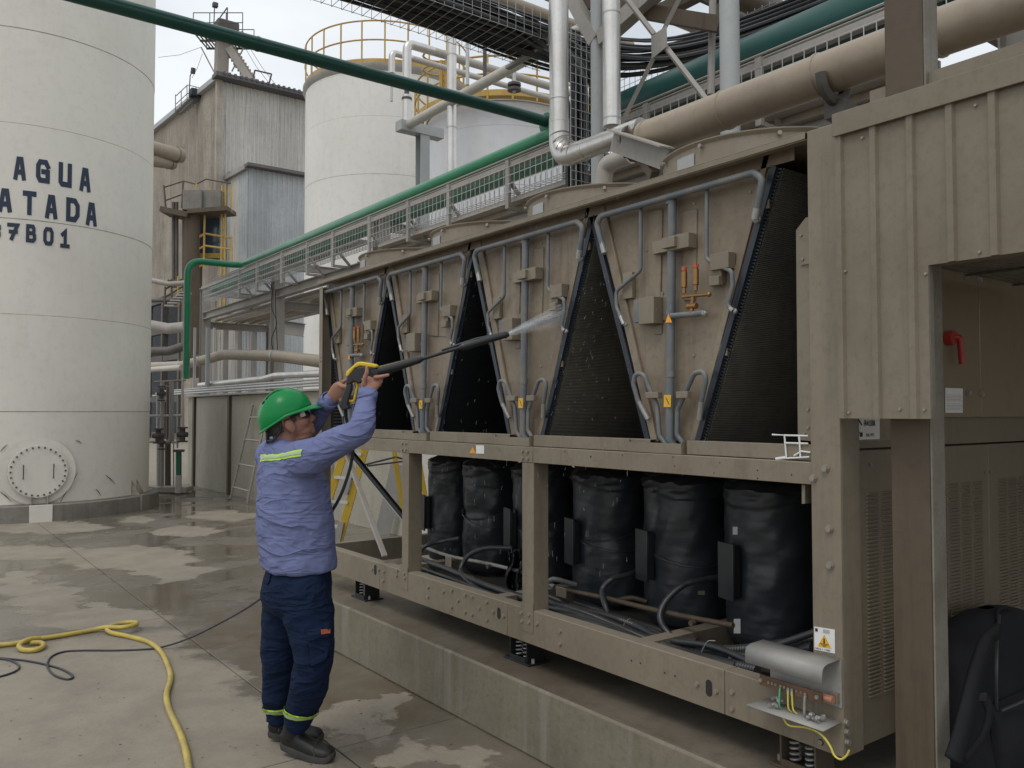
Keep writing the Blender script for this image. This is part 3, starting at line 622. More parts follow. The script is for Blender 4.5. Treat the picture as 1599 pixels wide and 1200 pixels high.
# ================================================================ yard wall
WX = 5.35
wl = thing('yard_wall', (WX, 12, 0), 'concrete panel wall with dark posts behind the ladder, running under the pipe rack', 'wall')
wtop = 1.94
ye = onX(290, 757, WX).y
ys = [ye]
k = ye
posts = [onX(u, 760, WX).y for u in (302, 357)]
edges = [ye]+posts+[posts[1]-(posts[0]-posts[1])*i for i in (1, 2, 3)]
for i in range(len(edges)-1):
    y1, y0 = edges[i], edges[i+1]; B().box(WX+.02, WX+.14, y0+.06, y1-.06, 0, wtop).build('wall_panel', 'wall_beige', wl, bevel=.006)
    B().box(WX-.03, WX+.18, y0-.055, y0+.055, 0, wtop+.01).build('wall_post', 'steel_brown' if i < 3 else 'wall_beige', wl, bevel=.006)
yend = edges[-1]
B().box(WX-.06, WX+.22, yend, ye, wtop+.012, wtop+.05).build('coping', 'steel_grey', wl, bevel=.006)
w2 = thing('pale_wall', (WX+.4, 8, 0), 'pale smooth panel wall seen through the chiller base behind the stepladder', 'wall')
j = [5.5, yend-3.3, yend-1.7, yend-.06]
for i in range(3): B().box(WX+.02, WX+.12, j[i]+.008, j[i+1]-.008, 0, 2.6 if i < 1 else wtop).build('wall_panel', 'wall_pale', w2, bevel=.004)
for k_ in range(3):      # thin pipes and bars along the wall top
    z = wtop+.10+.055*k_; X = WX-.02+.09*k_
    B().cyl((X, yend, z), (X, ye+3, z), .018+.006*(k_ == 1), 8).build('conduit', 'galv', label=('conduit lowest along the wall coping', 'thicker conduit in the middle above the wall coping', 'conduit highest and farthest above the wall coping')[k_], cat='conduit', group='conduits along the wall top')
b = B()
# ================================================================ pipe rack behind the chiller
RX, RX2 = 6.0, 7.75
rk = thing('pipe_rack', (RX, 12, 0), 'long grey steel pipe rack on columns carrying green pipes behind the chiller', 'pipe rack')
rows = [20.7, 15.95, 11.6, 7.0, 2.4]
def hcol(x, y, z0, z1, w=.2, mt='steel_grey', root=rk, nm='column'):
    b = B(); b.box(x-w/2, x+w/2, y-w/2, y-w/2+.014, z0, z1); b.box(x-w/2, x+w/2, y+w/2-.014, y+w/2, z0, z1); b.box(x-.006, x+.006, y-w/2+.014, y+w/2-.014, z0, z1)
    return b.build(nm, mt, root)
def ibeam(p, q, h, w, mt, root, nm='beam'):
    p, q = Vector(p), Vector(q); d, x, u = frame_of(q-p); b = B()
    for s in (-1, 1): b.bar(p+u*s*(h/2-.008), q+u*s*(h/2-.008), w, .015)
    b.bar(p, q, .012, h-.032); return b.build(nm, mt, root)
for i, y in enumerate(rows):
    top = 4.62
    hcol(RX+.1, y, 0, top, .21); hcol(RX2, y, 0, 4.3, .2)
    ibeam((RX+.22, y, 3.74), (RX2-.1, y, 3.74), .17, .14, 'steel_grey', rk, 'cross_beam')
    ibeam((RX+.22, y, 4.53), (RX2-.1, y, 4.53), .14, .12, 'steel_grey', rk, 'cross_beam')
    B().box(RX-.02, RX+.22, y-.12, y+.12, top, top+.015).build('cap_plate', 'steel_grey', rk)
for i in range(len(rows)-1):
    for X in (RX+.08, RX2): ibeam((X, rows[i]-.11, 3.955), (X, rows[i+1]+.11, 3.955), .17, .15, 'steel_grey', rk, 'beam')
for yy in (18.3, 13.7): ibeam((RX+.2, yy, 3.95), (RX2, yy, 3.95), .12, .1, 'steel_grey', rk, 'cross_beam')
# tray brackets
def bracket(y, X0=5.72):
    b = B(); b.box(X0-.02, X0+.02, y-.03, y+.03, 3.99, 4.56); b.box(X0+.025, X0+.30, y-.03, y+.03, 3.985, 4.02); b.bar((X0+.02, y, 4.32), (X0+.30, y, 4.03), .05, .03)
    return b.build('tray_bracket', 'steel_grey', rk)
for k in range(14): bracket(1.9+1.17*k+ (0 if k % 3 else .12))
def wire_tray(name, X, z0, z1, y0, y1, label, step=.1, mt='galv', r=.0035, depth=.22, group=None):
    root = thing(name, (X, (y0+y1)/2, z0), label, 'cable tray', group)
    for k in range(4): zz = z0+(z1-z0)*k/3; B().box(X-r, X+r, y0, y1, zz-r, zz+r).build('tray_wire', mt, root, flat=True)
    for k in range(1, 5): xx = X+depth*k/4; B().box(xx-r, xx+r, y0, y1, z0-r, z0+r).build('tray_wire', mt, root, flat=True)
    b = B(); n = int((y1-y0)/step)
    for i in range(n):
        y = y0+step*i; b.box(X-r*1.6, X-r*.4, y-r, y+r, z0, z1); b.box(X, X+depth, y-r, y+r, z0-r*1.6, z0-r*1.1); b.box(X+depth-r, X+depth+r, y-r, y+r, z0, z1*.6+z0*.4)
    b.build('cross_wires', mt, root, kind='stuff', flat=True); return root
wire_tray('cable_tray', 5.70, 4.17, 4.47, -1.0, 19.5, 'long galvanized wire mesh cable tray under the green pipes')
tg = thing('tray_channel', (5.72, 9, 4.45), 'dusty beige cable duct running beside the mesh tray', 'cable tray')
B().box(5.73, 5.80, -1, 19.8, 4.475, 4.54).build('side_rail', 'steel_grey', tg); B().box(5.90, 6.13, 12, 19.8, 4.33, 4.37).build('cover', 'steel_grey', tg)
B().box(5.83, 5.98, 2.9, 11.2, 4.10, 4.15).build('bottom_plate', 'pipe_white', tg)
B().box(5.99, 6.02, 2.9, 11.2, 4.03, 4.15).build('lower_flange', 'pipe_beige', tg)
for k_ in range(3): B().cyl((5.75+.05*k_, -1, 4.60-.012*k_), (5.75+.05*k_, 19, 4.60-.012*k_), .011, 6).build('conduit', 'steel_grey', tg)
# the green pipes along the rack
z_b = 4.775; y_end = onX(378, 418, 6.0).y
yd = y_end; pB = onY(293, 411, yd); zlow = onY(287, 592, yd).z
_p = fillet([(6.0, 6.55, z_b), (6.0, yd, z_b), (pB.x, yd, z_b), (pB.x, yd, zlow)], .32, 8)
B().tube(_p, [.098 if i < 2 else .068 for i in range(len(_p))], 20).build('green_pipe', 'green_bright' , label='bright green pipe along the rack that turns and drops beside the big tank', cat='pipe')
B().tube([(6.36, 5.8, 4.70), (6.36, 20.9, 4.70)], .115, 20).build('green_pipe', 'green_pale', label='pale dusty green pipe lying behind the bright one on the rack', cat='pipe')
B().tube([(6.1, -3, 4.77), (6.1, 6.3, 4.77), (6.08, 6.55, 4.77), (6.05, 6.8, 4.775)], [.2,.2,.15,.10], 28).build('green_header', 'green_header', label='thick dark green header pipe rising to the upper right behind the silver risers', cat='pipe')
for k in range(3): B().lathe((6.1, 1.0+1.9*k, 4.77), [(.2,-.02),(.208,-.02),(.208,.02),(.2,.02)], 24, ax=Vector((0,1,0))).build('pipe_joint', 'green_header', bpy.data.objects['green_header'])
for i, (X, r_, mt, z) in enumerate(((6.42,.045,'steel_grey',3.90),(6.60,.05,'pipe_white',3.90),(6.80,.055,'galv',3.91),(7.02,.09,'pipe_beige',3.94),(7.28,.07,'pipe_beige',3.92),(7.5,.05,'steel_grey',3.90))):
    B().tube([(X, -1, z), (X, 20.9, z)], r_, 12).build('rack_pipe', mt, label='%s pipe %s' % (('thin grey', 'thin cream', 'galvanized', 'thick beige insulated', 'medium beige', 'thin grey')[i], ('nearest on the lower tier of the rack', 'second from the front on the lower rack tier', 'third from the front on the lower rack tier', 'in the middle of the lower rack tier', 'behind the thick one on the lower rack tier', 'farthest back on the lower rack tier')[i]), cat='pipe', group='pipes on the lower tier of the rack')
# overhead green pipe crossing towards the big tank
zc = 4.96
gp = thing('overhead_pipe', (6.0, 7.35, zc), 'dark green pipe crossing overhead from the big tank to the rack', 'pipe')
B().cyl((-2.5, 7.35, zc), (5.98, 7.35, zc), .064, 20).build('pipe', 'green_dark', gp)
B().lathe((5.99, 7.35, zc-.02), [(.02,-.03),(.12,-.03),(.12,-.005),(.02,-.005)], 20, ax=Vector((1,0,0))).build('flange', 'green_pipe', gp)
B().lathe((6.02, 7.35, zc-.02), [(.02,-.0),(.12,-.0),(.12,.025),(.02,.025)], 20, ax=Vector((1,0,0))).build('flange', 'green_pipe', gp)
for xx in (-.3, 2.6): B().lathe((xx, 7.35, zc), [(.064,-.01),(.068,-.01),(.068,.01),(.064,.01)], 20, ax=Vector((1,0,0))).build('pipe_joint', 'green_dark', gp)
# long insulated pipes in front of the rack above the wall
def on5(u, v, X=5.75): return onX(u, v, X)
def px_r(p, w): return w/FP*(p-C0).dot(CF)/2
q = [on5(u, v) for u, v in ((205,573),(285,571),(350,554),(430,556),(520,567))]
F_ = B().tube(fillet(q, .6), px_r(q[3], 18), 20); fo = F_.build('insulated_pipe', 'pipe_beige', label='thick dusty insulated pipe crossing above the yard wall with a raised bend', cat='pipe')
for t in (q[1], q[1].lerp(q[2], .5), q[3]): B().lathe(t, [(px_r(t,18)+.012,-.02),(px_r(t,18)+.012,.02)], 20, ax=(q[2]-q[1]).normalized() if t is not q[3] else (q[4]-q[3]).normalized()).build('band', 'galv', fo)
q = [on5(u, v, 5.6) for u, v in ((312,602),(412,592),(430,587),(520,583))]
B().tube(fillet(q, .4), px_r(q[1], 10), 16).build('insulated_pipe', 'alu', label='thinner silver clad pipe just above the yard wall', cat='pipe')
q = [on5(u, v, 5.6) for u, v in ((205,582),(240,577),(284,574))]
B().tube(fillet(q, .4), px_r(q[1], 8), 14).build('insulated_pipe', 'pipe_white', label='short cream pipe ending at the green drop pipe', cat='pipe')
for i, (u, w) in enumerate(((304.5,4),(325,7),(335,4))):
    p0, p1 = dep(u, 512, 17.5+.6*i), dep(u-1, 604, 17.5+.6*i); B().cyl((p0.x,p0.y,p1.z), p0, w/1300*18/2, 10).build('riser_pipe', ('galv','steel_blue','galv')[i], label=('thin white riser just behind the green drop pipe', 'wider pale riser right of the rack column', 'thin riser farthest from the green drop pipe')[i], cat='pipe', group='risers below the rack end')
# more far steel between rack and annex
fr = thing('far_frame', (9, 20, 0), 'grey steel posts and crossbeam standing in front of the blue annex', 'steel frame')
for u, w in ((372,7),(394,9),(350,8)):
    p = dep(u, 600, 22); B().box(p.x-w/1300*11, p.x+w/1300*11, p.y-.1, p.y+.1, 0, dep(u, 500, 22).z).build('post', 'steel_grey', fr)
ibeam(dep(350,498,22), dep(475,516,22), .35, .2, 'steel_grey', fr)
ibeam(dep(352,505,21.9), dep(372,497,21.9), .2, .12, 'steel_grey', fr)
# pipe E/D group in front of the tanks
sp = thing('steam_line', tuple(onX(635, 200, 6.6)), 'cream insulated line with a silver vertical drop crossing in front of the tanks', 'pipe')
XE = 6.6; e0, e1 = onX(635, 197, XE), onX(829, 92, XE); ztop = onY(635, 68, e0.y).z
dE = px_r(e0, 14)
B().tube([e0+Vector((0,-.05,0)), (XE, -1.0, e0.z)], dE, 18).build('horizontal_run', 'pipe_white', sp)
B().tube(fillet([e0+Vector((0,-.06,0)), e0, (e0.x, e0.y, e0.z+.5)], .12), dE+.004, 18).build('elbow', 'alu', sp)
B().cyl((e0.x,e0.y,e0.z+.25), (e0.x,e0.y,e0.z+.42), dE, 18).build('lower_drop', 'alu', sp)
B().lathe((e0.x,e0.y,e0.z), [(.03,.42),(dE*1.15,.42),(dE*1.15,.46),(.04,.46),(.04,.62),(dE*1.15,.62),(dE*1.15,.66),(.03,.66)], 18).build('flange_pair', 'dark_steel', sp)
B().tube(fillet([(e0.x,e0.y,e0.z+.66), (e0.x,e0.y,ztop), (e0.x+.5,e0.y,ztop)], .12), dE, 18).build('drop_pipe', 'alu', sp)
xr = (onY(905, 152, e0.y)).x+3
B().tube([(e0.x+.12,e0.y,ztop), (xr, e0.y, ztop)], dE*.95, 18).build('top_run', 'pipe_white', sp)
p = onY(612, 56, e0.y+1.1)
B().tube([(p.x+.4,e0.y+1.1,ztop+.32), (e0.x+4.5,e0.y+1.1,ztop+.32)], dE*.75, 14).build('second_run', 'pipe_white', sp)
p = onY(612, 56, e0.y+1.1); B().tube(fillet([(p.x+.4, p.y, ztop+.32), (p.x, p.y, ztop+.32), (p.x, p.y, ztop-.05)], .1), dE*.8, 14).build('nozzle_elbow', 'alu', sp)
B().lathe((p.x, p.y, ztop-.05), [(.02,0),(dE*.6,-.05),(dE*.3,-.16),(dE*.8,-.16),(dE*.8,-.2),(dE*.3,-.2),(dE*.3,-.5)], 14).build('nozzle', 'galv', sp)
pp = onX(660, 205, 6.9)
tp = thing('tee_post', (pp.x, pp.y, 0), 'grey green T shaped post holding up the cream pipe bend', 'post')
hcol(pp.x, pp.y, 0, pp.z-.08, .17, 'steel_blue', tp, 'post_shaft'); B().bar(Vector((pp.x-.45, pp.y, pp.z)), Vector((pp.x+.35, pp.y, pp.z)), .2, .16).build('head_beam', 'steel_blue', tp)
for i, (u, v0, v1, w, mt, d, lab) in enumerate(((705.5,57,420,15,'alu',12.5,'silver insulated riser in front of the pale grey tank'),(730,66,134,6,'galv',12,'thin silver riser right of the thick one'),(757,72,132,6,'dark_steel',12,'dark slender riser beside the hanging tray post'),(803,10,146,6,'galv',13.5,'silver riser with a dark flange near the grey tank top'))):
    p0 = dep(u, v0, d); p1 = dep(u, v1, d); o = B().cyl((p0.x,p0.y,p1.z), p0, w/1300*d/2, 16).build('riser_pipe', mt, label=lab, cat='pipe', group='risers in front of the grey tank')
    if i == 3: B().lathe((p0.x,p0.y,p1.z), [(.03,.02),(.11,.02),(.11,.06),(.05,.06),(.05,.10),(.11,.10),(.11,.14),(.03,.14)], 16).build('flange', 'dark_steel', o)
    if i == 0:
        for k in range(3): B().lathe((p0.x,p0.y,p1.z+1+1.1*k), [(w/2600*d+.004,-.01),(w/2600*d+.004,.01)], 16).build('band', 'galv', o)
lc = thing('tank_ladder', tuple(dep(692, 165, 21.5)), 'yellow caged ladder at the side of the pale grey tank', 'ladder')
for u in (689, 696): a, c = dep(u, 95, 21.5), dep(u, 163, 21.5); B().cyl((a.x,a.y,c.z), a, .05, 6).build('ladder_rail', 'yellow_rail', lc)
for k in range(8): a, c = dep(689, 100+9*k, 21.5), dep(696, 100+9*k, 21.5); B().cyl(a, c, .025, 5).build('rung', 'yellow_rail', lc)
for z_, in ((88,), (110,)): a = dep(684, z_, 21.5); B().tube([a+CR*(.35*math.cos(R(t)))*1.1-HF*.35*math.sin(R(t)) for t in range(0, 361, 30)], .03, 5).build('cage_hoop', 'yellow_rail', lc)
# ================================================================ overhead cable tray with black cables
YT = 6.25; zT_ = 5.27
ot = thing('overhead_tray', (3, YT, zT_), 'overhead mesh tray packed with thick black cables crossing the sky', 'cable tray')
rw = random.Random(5)
for j in range(84):
    yy = YT+.03+.0145*((j*7) % 30)*1.38+rw.uniform(-.015,.015); zz = zT_+.03+.045*(j//15)+rw.uniform(-.008, .012); y1 = YT+.1+rw.uniform(-.05, .12); r_ = rw.choice((.011,.014,.018))
    xe = 5.28+rw.uniform(-.10, .20)
    pts = [(-2.5, yy, zz), (0, yy+rw.uniform(-.02,.02), zz), (1.2, yy+rw.uniform(-.04,.04), zz+rw.uniform(-.01,.04)), (2.6, yy+rw.uniform(-.05,.05), zz+rw.uniform(-.01,.04)), (4.2, yy+rw.uniform(-.04,.04), zz+rw.uniform(-.01,.03))]
    if j % 2: pts += [(4.9, yy, zz), (xe, y1-.25, zz-.35), (xe+.02, y1-.35, zz-1.0), (xe, y1-.35, 2.2)]
    else: pts += [(5.0, yy, zz), (5.8, yy-.1, zz-.02), (6.5, yy-.8, zz-.05), (6.9, yy-3.0, zz)]
    B().tube(spline(pts, 6), r_, 6).build('cable', 'cable' if j % 5 else 'conduit_grey', ot)
for s in (0, .62):
    for k in range(4): B().box(-2.5, 5.5, YT+s-.002, YT+s+.002, zT_+.085*k-.002, zT_+.085*k+.002).build('tray_wire', 'galv', ot, flat=True)
b = B()
for k in range(80):
    x = -2.5+.1*k; b.box(x-.002, x+.002, YT-.006, YT+.626, zT_-.010, zT_-.006)
    for s in (-.006, .626): b.box(x-.002, x+.002, YT+s-.002, YT+s+.002, zT_-.006, zT_+.26)
b.build('cross_wires', 'galv', ot, kind='stuff', flat=True)
p = dep(767, 88, 9.0)
for x0 in (p.x, .4): B().box(x0-.03, x0+.03, YT-.06, YT-.02, zT_-.12, 8).build('hanger', 'steel_grey', ot); B().box(x0-.03, x0+.03, YT-.05, YT+.7, zT_-.05, zT_-.02).build('hanger_foot', 'steel_grey', ot)
# second mesh curtain at the right of the bundle (tray continuing to the back)
vt = thing('vertical_tray', (5.3, YT-.25, 3), 'vertical mesh tray holding the cables that drop behind the silver riser', 'cable tray')
b = B()
for k in range(42): z = 1.7+.085*k; b.box(5.12, 5.60, YT-.32, YT-.315, z, z+.006)
for k in range(8): x = 5.12+.068*k; b.box(x-.003, x+.003, YT-.315, YT-.31, 1.7, 5.3)
b.build('mesh', 'galv', vt, kind='stuff', flat=True)
mt_ = thing('side_tray', (6.6, 6, 5.4), 'mesh tray sides seen against the sky between the steel columns', 'cable tray')
b = B()
for k in range(60): y = 2.0+.09*k; b.box(7.0, 7.006, y-.003, y+.003, 5.0, 5.75)
for k in range(9): z = 5.0+.09*k; b.box(6.994, 7.0, 2.0, 7.4, z-.003, z+.003)
b.build('mesh', 'galv', mt_, kind='stuff', flat=True)
# ================================================================ silver risers, beige header and their steel
XR = 4.4
def rx(u, v): return onX(u, v, XR)
rr1 = rx(873, 120); dep1 = (rr1-C0).dot(CF); rw1 = 30/1300*dep1/2; y1_ = rr1.y; zH = rx(890, 243).z
r1 = thing('insulated_riser', (XR, y1_, zH), 'silver insulated riser that bends onto the horizontal run above the chiller', 'pipe', 'silver clad risers')
B().cyl((XR, y1_, zH+.30), (XR, y1_, 8), rw1, 28).build('riser', 'alu', r1)
el = B().tube(fillet([(XR, y1_, zH+.34), (XR, y1_, zH), (XR, y1_-.34, zH)], .26, 10), rw1+.004, 28).build('elbow', 'alu', r1)
for z in (zH+.31, zH+.5, zH+1.5, zH+2.4): B().lathe((XR,y1_,z), [(rw1,-.006),(rw1+.006,-.004),(rw1+.006,.004),(rw1,.006)], 28).build('band', 'alu', r1)
for k in range(5):
    a = R(15+15*k); c = Vector((XR, y1_-.26+.26*math.cos(a), zH+.26-.26*math.sin(a))); t = Vector((0, -math.sin(a), -math.cos(a)))
    B().lathe(c, [(rw1+.003,-.004),(rw1+.009,0),(rw1+.003,.004)], 28, ax=t).build('elbow_seam', 'steel_grey', r1)
rr2 = rx(955, 120); y2_ = rr2.y
B().cyl((XR, y1_-.34, zH), (XR, y2_-.32, zH), rw1, 28).build('horizontal_run', 'alu', r1)
r2 = thing('insulated_riser', (XR, y2_+.0, zH), 'second silver riser standing on the horizontal run nearer the beige header', 'pipe', 'silver clad risers')
B().cyl((XR, y2_, zH+.10), (XR, y2_, 8), 28/1300*(rr2-C0).dot(CF)/2, 28).build('riser', 'alu', r2)
for z in (zH+.16, zH+.98): B().lathe((XR,y2_,z), [(rw1*.9,-.006),(rw1*.9,.006)], 28).build('band', 'galv', r2)
yv = rx(985, 214).y; yh = rx(1008, 215).y
hd = thing('beige_header', (XR, yh, 3.6), 'thick beige insulated header pipe rising to the upper right above the fans', 'pipe')
zc_ = rx(1150, 166).z; rh = 60/1300*(rx(1150,166)-C0).dot(CF)/2
B().cyl((XR, yh, zc_), (XR, -2.0, zc_), rh, 36).build('run', 'pipe_beige', hd)
for k in range(7): B().lathe((XR, yh-.04-.7*k, zc_), [(rh,-.012),(rh+.007,-.008),(rh+.007,.008),(rh,.012)], 36, ax=Vector((0,1,0))).build('joint_band', 'pipe_beige', hd)
B().lathe((XR, yh+.03, zc_), [(.05,-.03),(rh*.98,-.03),(rh*.98,0),(.09,0),(.09,.07),(.14,.07),(.14,.10),(.05,.10)], 28, ax=Vector((0,1,0))).build('end_flange', 'steel_brown', hd)
vb = B()
for k in range(12): a = 2*math.pi*k/12; q = Vector((XR+.12*math.cos(a), yh+.11, zc_+.12*math.sin(a))); vb.cyl(q, q+Vector((0,.05,0)), .012, 6)
vb.build('flange_bolts', 'dark_steel', hd, kind='stuff')
B().ball((XR, yh+.16, zc_+.02), .09, 14, 10).build('valve_body', 'dark_steel', hd)
B().tube([(XR, y2_-.3, zH), (XR, yh+.1, zc_)], .07, 16).build('reducer', 'pipe_beige', hd)
# stub below and its cantilever support
hs = thing('pipe_support', (XR, y2_-.5, zH-.2), 'triangular steel bracket carrying the header pipe over the fans', 'bracket')
a, c = onX(957, 222, XR-.1), onX(1040, 250, XR-.25)
b = B(); b.bar(a, c, .02, .14); b.bar(a+ZU*.07-CF*.05, c+ZU*.07-CF*.05, .12, .012); b.build('channel', 'steel_grey', hs)
B().bar(onX(1000,243,XR-.1), onX(1022,275,XR-.2), .06, .06).build('knee_brace', 'steel_brown', hs)
B().bar(onX(960,215,XR+.2), onX(1000,228,XR+.1), .08, .12).build('channel', 'steel_grey', hs)
B().tube(fillet([onX(985,242,XR+.5), onX(945,258,XR+.5), onX(940,262,XR+.5)-ZU*.3], .1), .075, 14).build('drain_pipe', 'pipe_white', label='short cream pipe bending down under the header pipe', cat='pipe')
# lower hanging duct bits under the header with gaps of sky
hb = thing('header_hanger', tuple(onX(1300, 140, XR)), 'dark clamped hanger under the beige header pipe', 'hanger')
b = B(); q = onX(1302, 138, XR); b.tube([q+Vector((rh*1.05*math.cos(R(t)), 0, .06+rh*1.05*math.sin(R(t)))) for t in range(180, 361, 20)], .035, 6); b.bar(q-ZU*.12, q-ZU*.12+Vector((.8,.1,0)), .12, .1); b.build('clamp', 'dark_steel', hb)
# columns and braces
def at6(u, v, X): return onX(u, v, X)
for i, (u, w, X, mt, z0, lab) in enumerate(((932,19,5.2,'steel_blue',1.8,'tall grey steel column between the two silver risers'),(1140,31,4.95,'steel_blue',2.3,'broad pale steel column standing behind the beige header'),(985*1.125,0,0,'',0,''))):
    if not w: continue
    p = at6(u, 150, X); d = (p-C0).dot(CF); r_ = w/1300*d/2
    o = B().cyl((p.x,p.y,0), (p.x,p.y,8), r_, 24).build('steel_column', mt, label=lab, cat='column', group='columns rising above the chiller')
X5 = 5.0
kb = thing('knee_braces', tuple(at6(932, 70, 5.2)), 'heavy grey knee braces spreading from the column top', 'brace')
b = B().bar(at6(932,66,5.2), at6(885,-20,5.2), .12, .12).build('brace', 'steel_grey', kb); B().bar(at6(940,62,5.2), at6(1040,-28,5.2), .12, .14).build('brace', 'steel_grey', kb)
B().bar(at6(860,-6,5.3), at6(1130,40,5.3), .12, .12).build('beam', 'steel_brown', kb)
xb = thing('cross_bracing', tuple(at6(1040,70,X5)), 'crossing diagonal braces meeting at a bent gusset plate', 'brace')
for a, c in (((960,215),(1020,92)),((1035,50),(1062,-4)),((975,-6),(1022,55)),((1038,72),(1102,155))): B().bar(at6(*a,X5), at6(*c,X5), .035, .035, CF).build('brace_bar', 'steel_grey', xb)
g_ = [at6(u, v, X5-.04) for u, v in ((1017,57),(1041,40),(1042,72),(1018,92))]; B().prism(g_, CF*.012).build('gusset_plate', 'steel_grey', xb)
B().cyl(at6(1113,-4,5.4), at6(1110,148,5.4), .03, 8).build('thin_post', 'steel_grey', xb)
for i, (p, q, r_, mt, lab) in enumerate((((1130,-14),(1330,62),.16,'brown_pipe','thick brown duct at the top edge crossing behind the green header'),((1150,36),(1240,70),.11,'brown_pipe','thinner brown duct below the thick one at the top'),((960,-12),(1130,22),.10,'pipe_beige','beige pipe at the top edge above the cross bracing'),((745,-14),(905,28),.10,'pipe_beige','beige pipe above the cable tray at the top edge'))):
    pa, pb = at6(*p, 6.9), at6(*p, 6.9); pb = Vector((pa.x+3.2, pa.y, pa.z)); o = B().cyl(pa-Vector((.3,0,0)), pb, r_, 20).build('overhead_duct', mt, label=lab, cat='duct', group='ducts at the top of the picture')
    if i == 0:
        for k in range(5): B().lathe(pa+Vector((1.2+.05*k,0,0)), [(r_,-.01),(r_+.01,0),(r_,.01)], 20, ax=Vector((1,0,0))).build('duct_seam', 'dark_steel', o)
# yellow handrail behind, light steel beams at the right top
rb = thing('roof_beams', (6.5, 2, 5.4), 'dark roof beams and purlins high at the upper right', 'beam')
for k in range(5): B().bar((5.2+.0, 5.8-1.4*k, 6.1), (11, 5.8-1.4*k, 6.1), .1, .16).build('purlin', 'dark_steel', rb)
for k in range(3): B().bar((6.6+1.1*k, 6.2, 5.95), (6.6+1.1*k, -2, 5.95), .12, .14).build('beam', 'steel_brown', rb)
# manifold of pipes beside the big tank
mf = thing('pipe_manifold', tuple(onZ(262, 770)), 'rusty cluster of valve pipes standing between the big tank and the yard wall', 'pipes')
def mp_(pts, w, mt, nm='pipe', d=16.6, fr_=.12): B().tube(fillet([dep(u, v, d+(x[0] if x else 0)) for u, v, *x in pts], fr_), w/1300*d/2, 10).build(nm, mt, mf)
mp_([(254,596),(253,760)], 6, 'steel_grey'); mp_([(268,596),(267,688),(262,691)], 7, 'steel_grey'); mp_([(285,594),(286,684),(278,691),(233,690)], 4, 'pipe_white')
mp_([(233,650),(284,649)], 4, 'pipe_white'); mp_([(246,620),(246,762)], 3.5, 'galv', d=17); mp_([(262,600),(262,762)], 5, 'brown_pipe', d=17.2); mp_([(262,690),(262,762)], 9, 'brown_pipe', d=17.1)
mp_([(251,690),(250,762)], 8, 'steel_grey', d=16.9); mp_([(277,620),(277,700)], 3, 'galv'); mp_([(241,597),(290,594)], 3, 'pipe_beige'); mp_([(252,604),(270,604)], 3, 'pipe_beige')
mp_([(271,620),(271,760)], 2, 'galv', d=17.3)
def gv(u, v, d=16.4, s=1.):
    q = dep(u, v, d); o = B().ball(q, .075*s, 12, 8); o.cyl(q-ZU*.13*s, q+ZU*.13*s, .055*s, 12); o.cyl(q-CR*.1*s, q-CR*.1*s-CF*.0+CR*.2*s, .05*s, 12); o.cyl(q+ZU*.12, q+ZU*.15, .1*s, 12); o.cyl(q-ZU*.15, q-ZU*.12, .1*s, 12); o.build('valve', 'dark_steel', mf)
gv(247, 681); gv(285, 679); gv(252, 691, s=.7); gv(252, 615, s=.8)
q0, q1, q2 = dep(279, 706, 16.4), dep(279, 742, 16.4), dep(278, 770, 16.4)
B().cyl(q0, q1, .055, 14).build('green_stub', 'green_pipe', mf); B().cyl(q1, q2, .06, 14).build('painted_base', 'pipe_white', mf); B().cyl(q0, q0+ZU*.045, .11, 16).build('flange', 'dark_steel', mf)
B().obox(dep(262,764,16.8), CR*.45, HF*.2, ZU*.05).build('base_curb', 'wall_beige', mf)
# narrow steel ladder leaning on the wall
ld = thing('leaning_ladder', tuple(onZ(372, 783)), 'thin grey ladder leaning against the concrete yard wall behind the worker', 'ladder')
f0, f1 = onZ(360, 780), onZ(386, 788); t0, t1 = onX(395, 632, 5.30), onX(419, 632, 5.28)
f0.z = f1.z = .02
B().cyl(f0, t0, .022, 8).build('ladder_rail', 'steel_grey', ld); B().cyl(f1, t1, .022, 8).build('ladder_rail', 'steel_grey', ld)
for v in (652, 687, 726, 763): t = (781-v)/149; B().cyl(f0.lerp(t0, t), f1.lerp(t1, t), .017, 8).build('rung', 'steel_grey', ld)
# hanging loops of wire on the rack column
B().tube(spline([onX(u, v, 5.95) for u, v in ((418,440),(425,452),(424,480),(432,505),(424,530),(428,551),(433,548),(432,520),(430,470),(431,452))], 8), .008, 5).build('loose_wire', 'black', label='thin black wire looping down from the second rack column', cat='wire')
# ================================================================ the chiller
FX, XP = 2.55, 2.64                   # frame face, V end-panel plane
Z0, Z1, Z2, Z3 = .477, .643, 1.37, 1.447
ZT = 2.60; Y0, Y1, YB = 1.58, 5.83, 4.75
chl = thing('air_cooled_chiller', (3.6, 3.7, .34), 'long beige air cooled chiller with V shaped coil panels over wrapped black compressors', 'chiller')
def yF(u, X=FX): return onX(u, 800, X).y
def bolt(p, ax, r=.011, h=.009, b=None):
    b = b or B(); b.cyl(p, p+ax*h*.4, r*1.25, 10); b.cyl(p+ax*h*.4, p+ax*h, r, 6); return b
FXN = Vector((-1, 0, 0)); SYN = Vector((0, -1, 0))
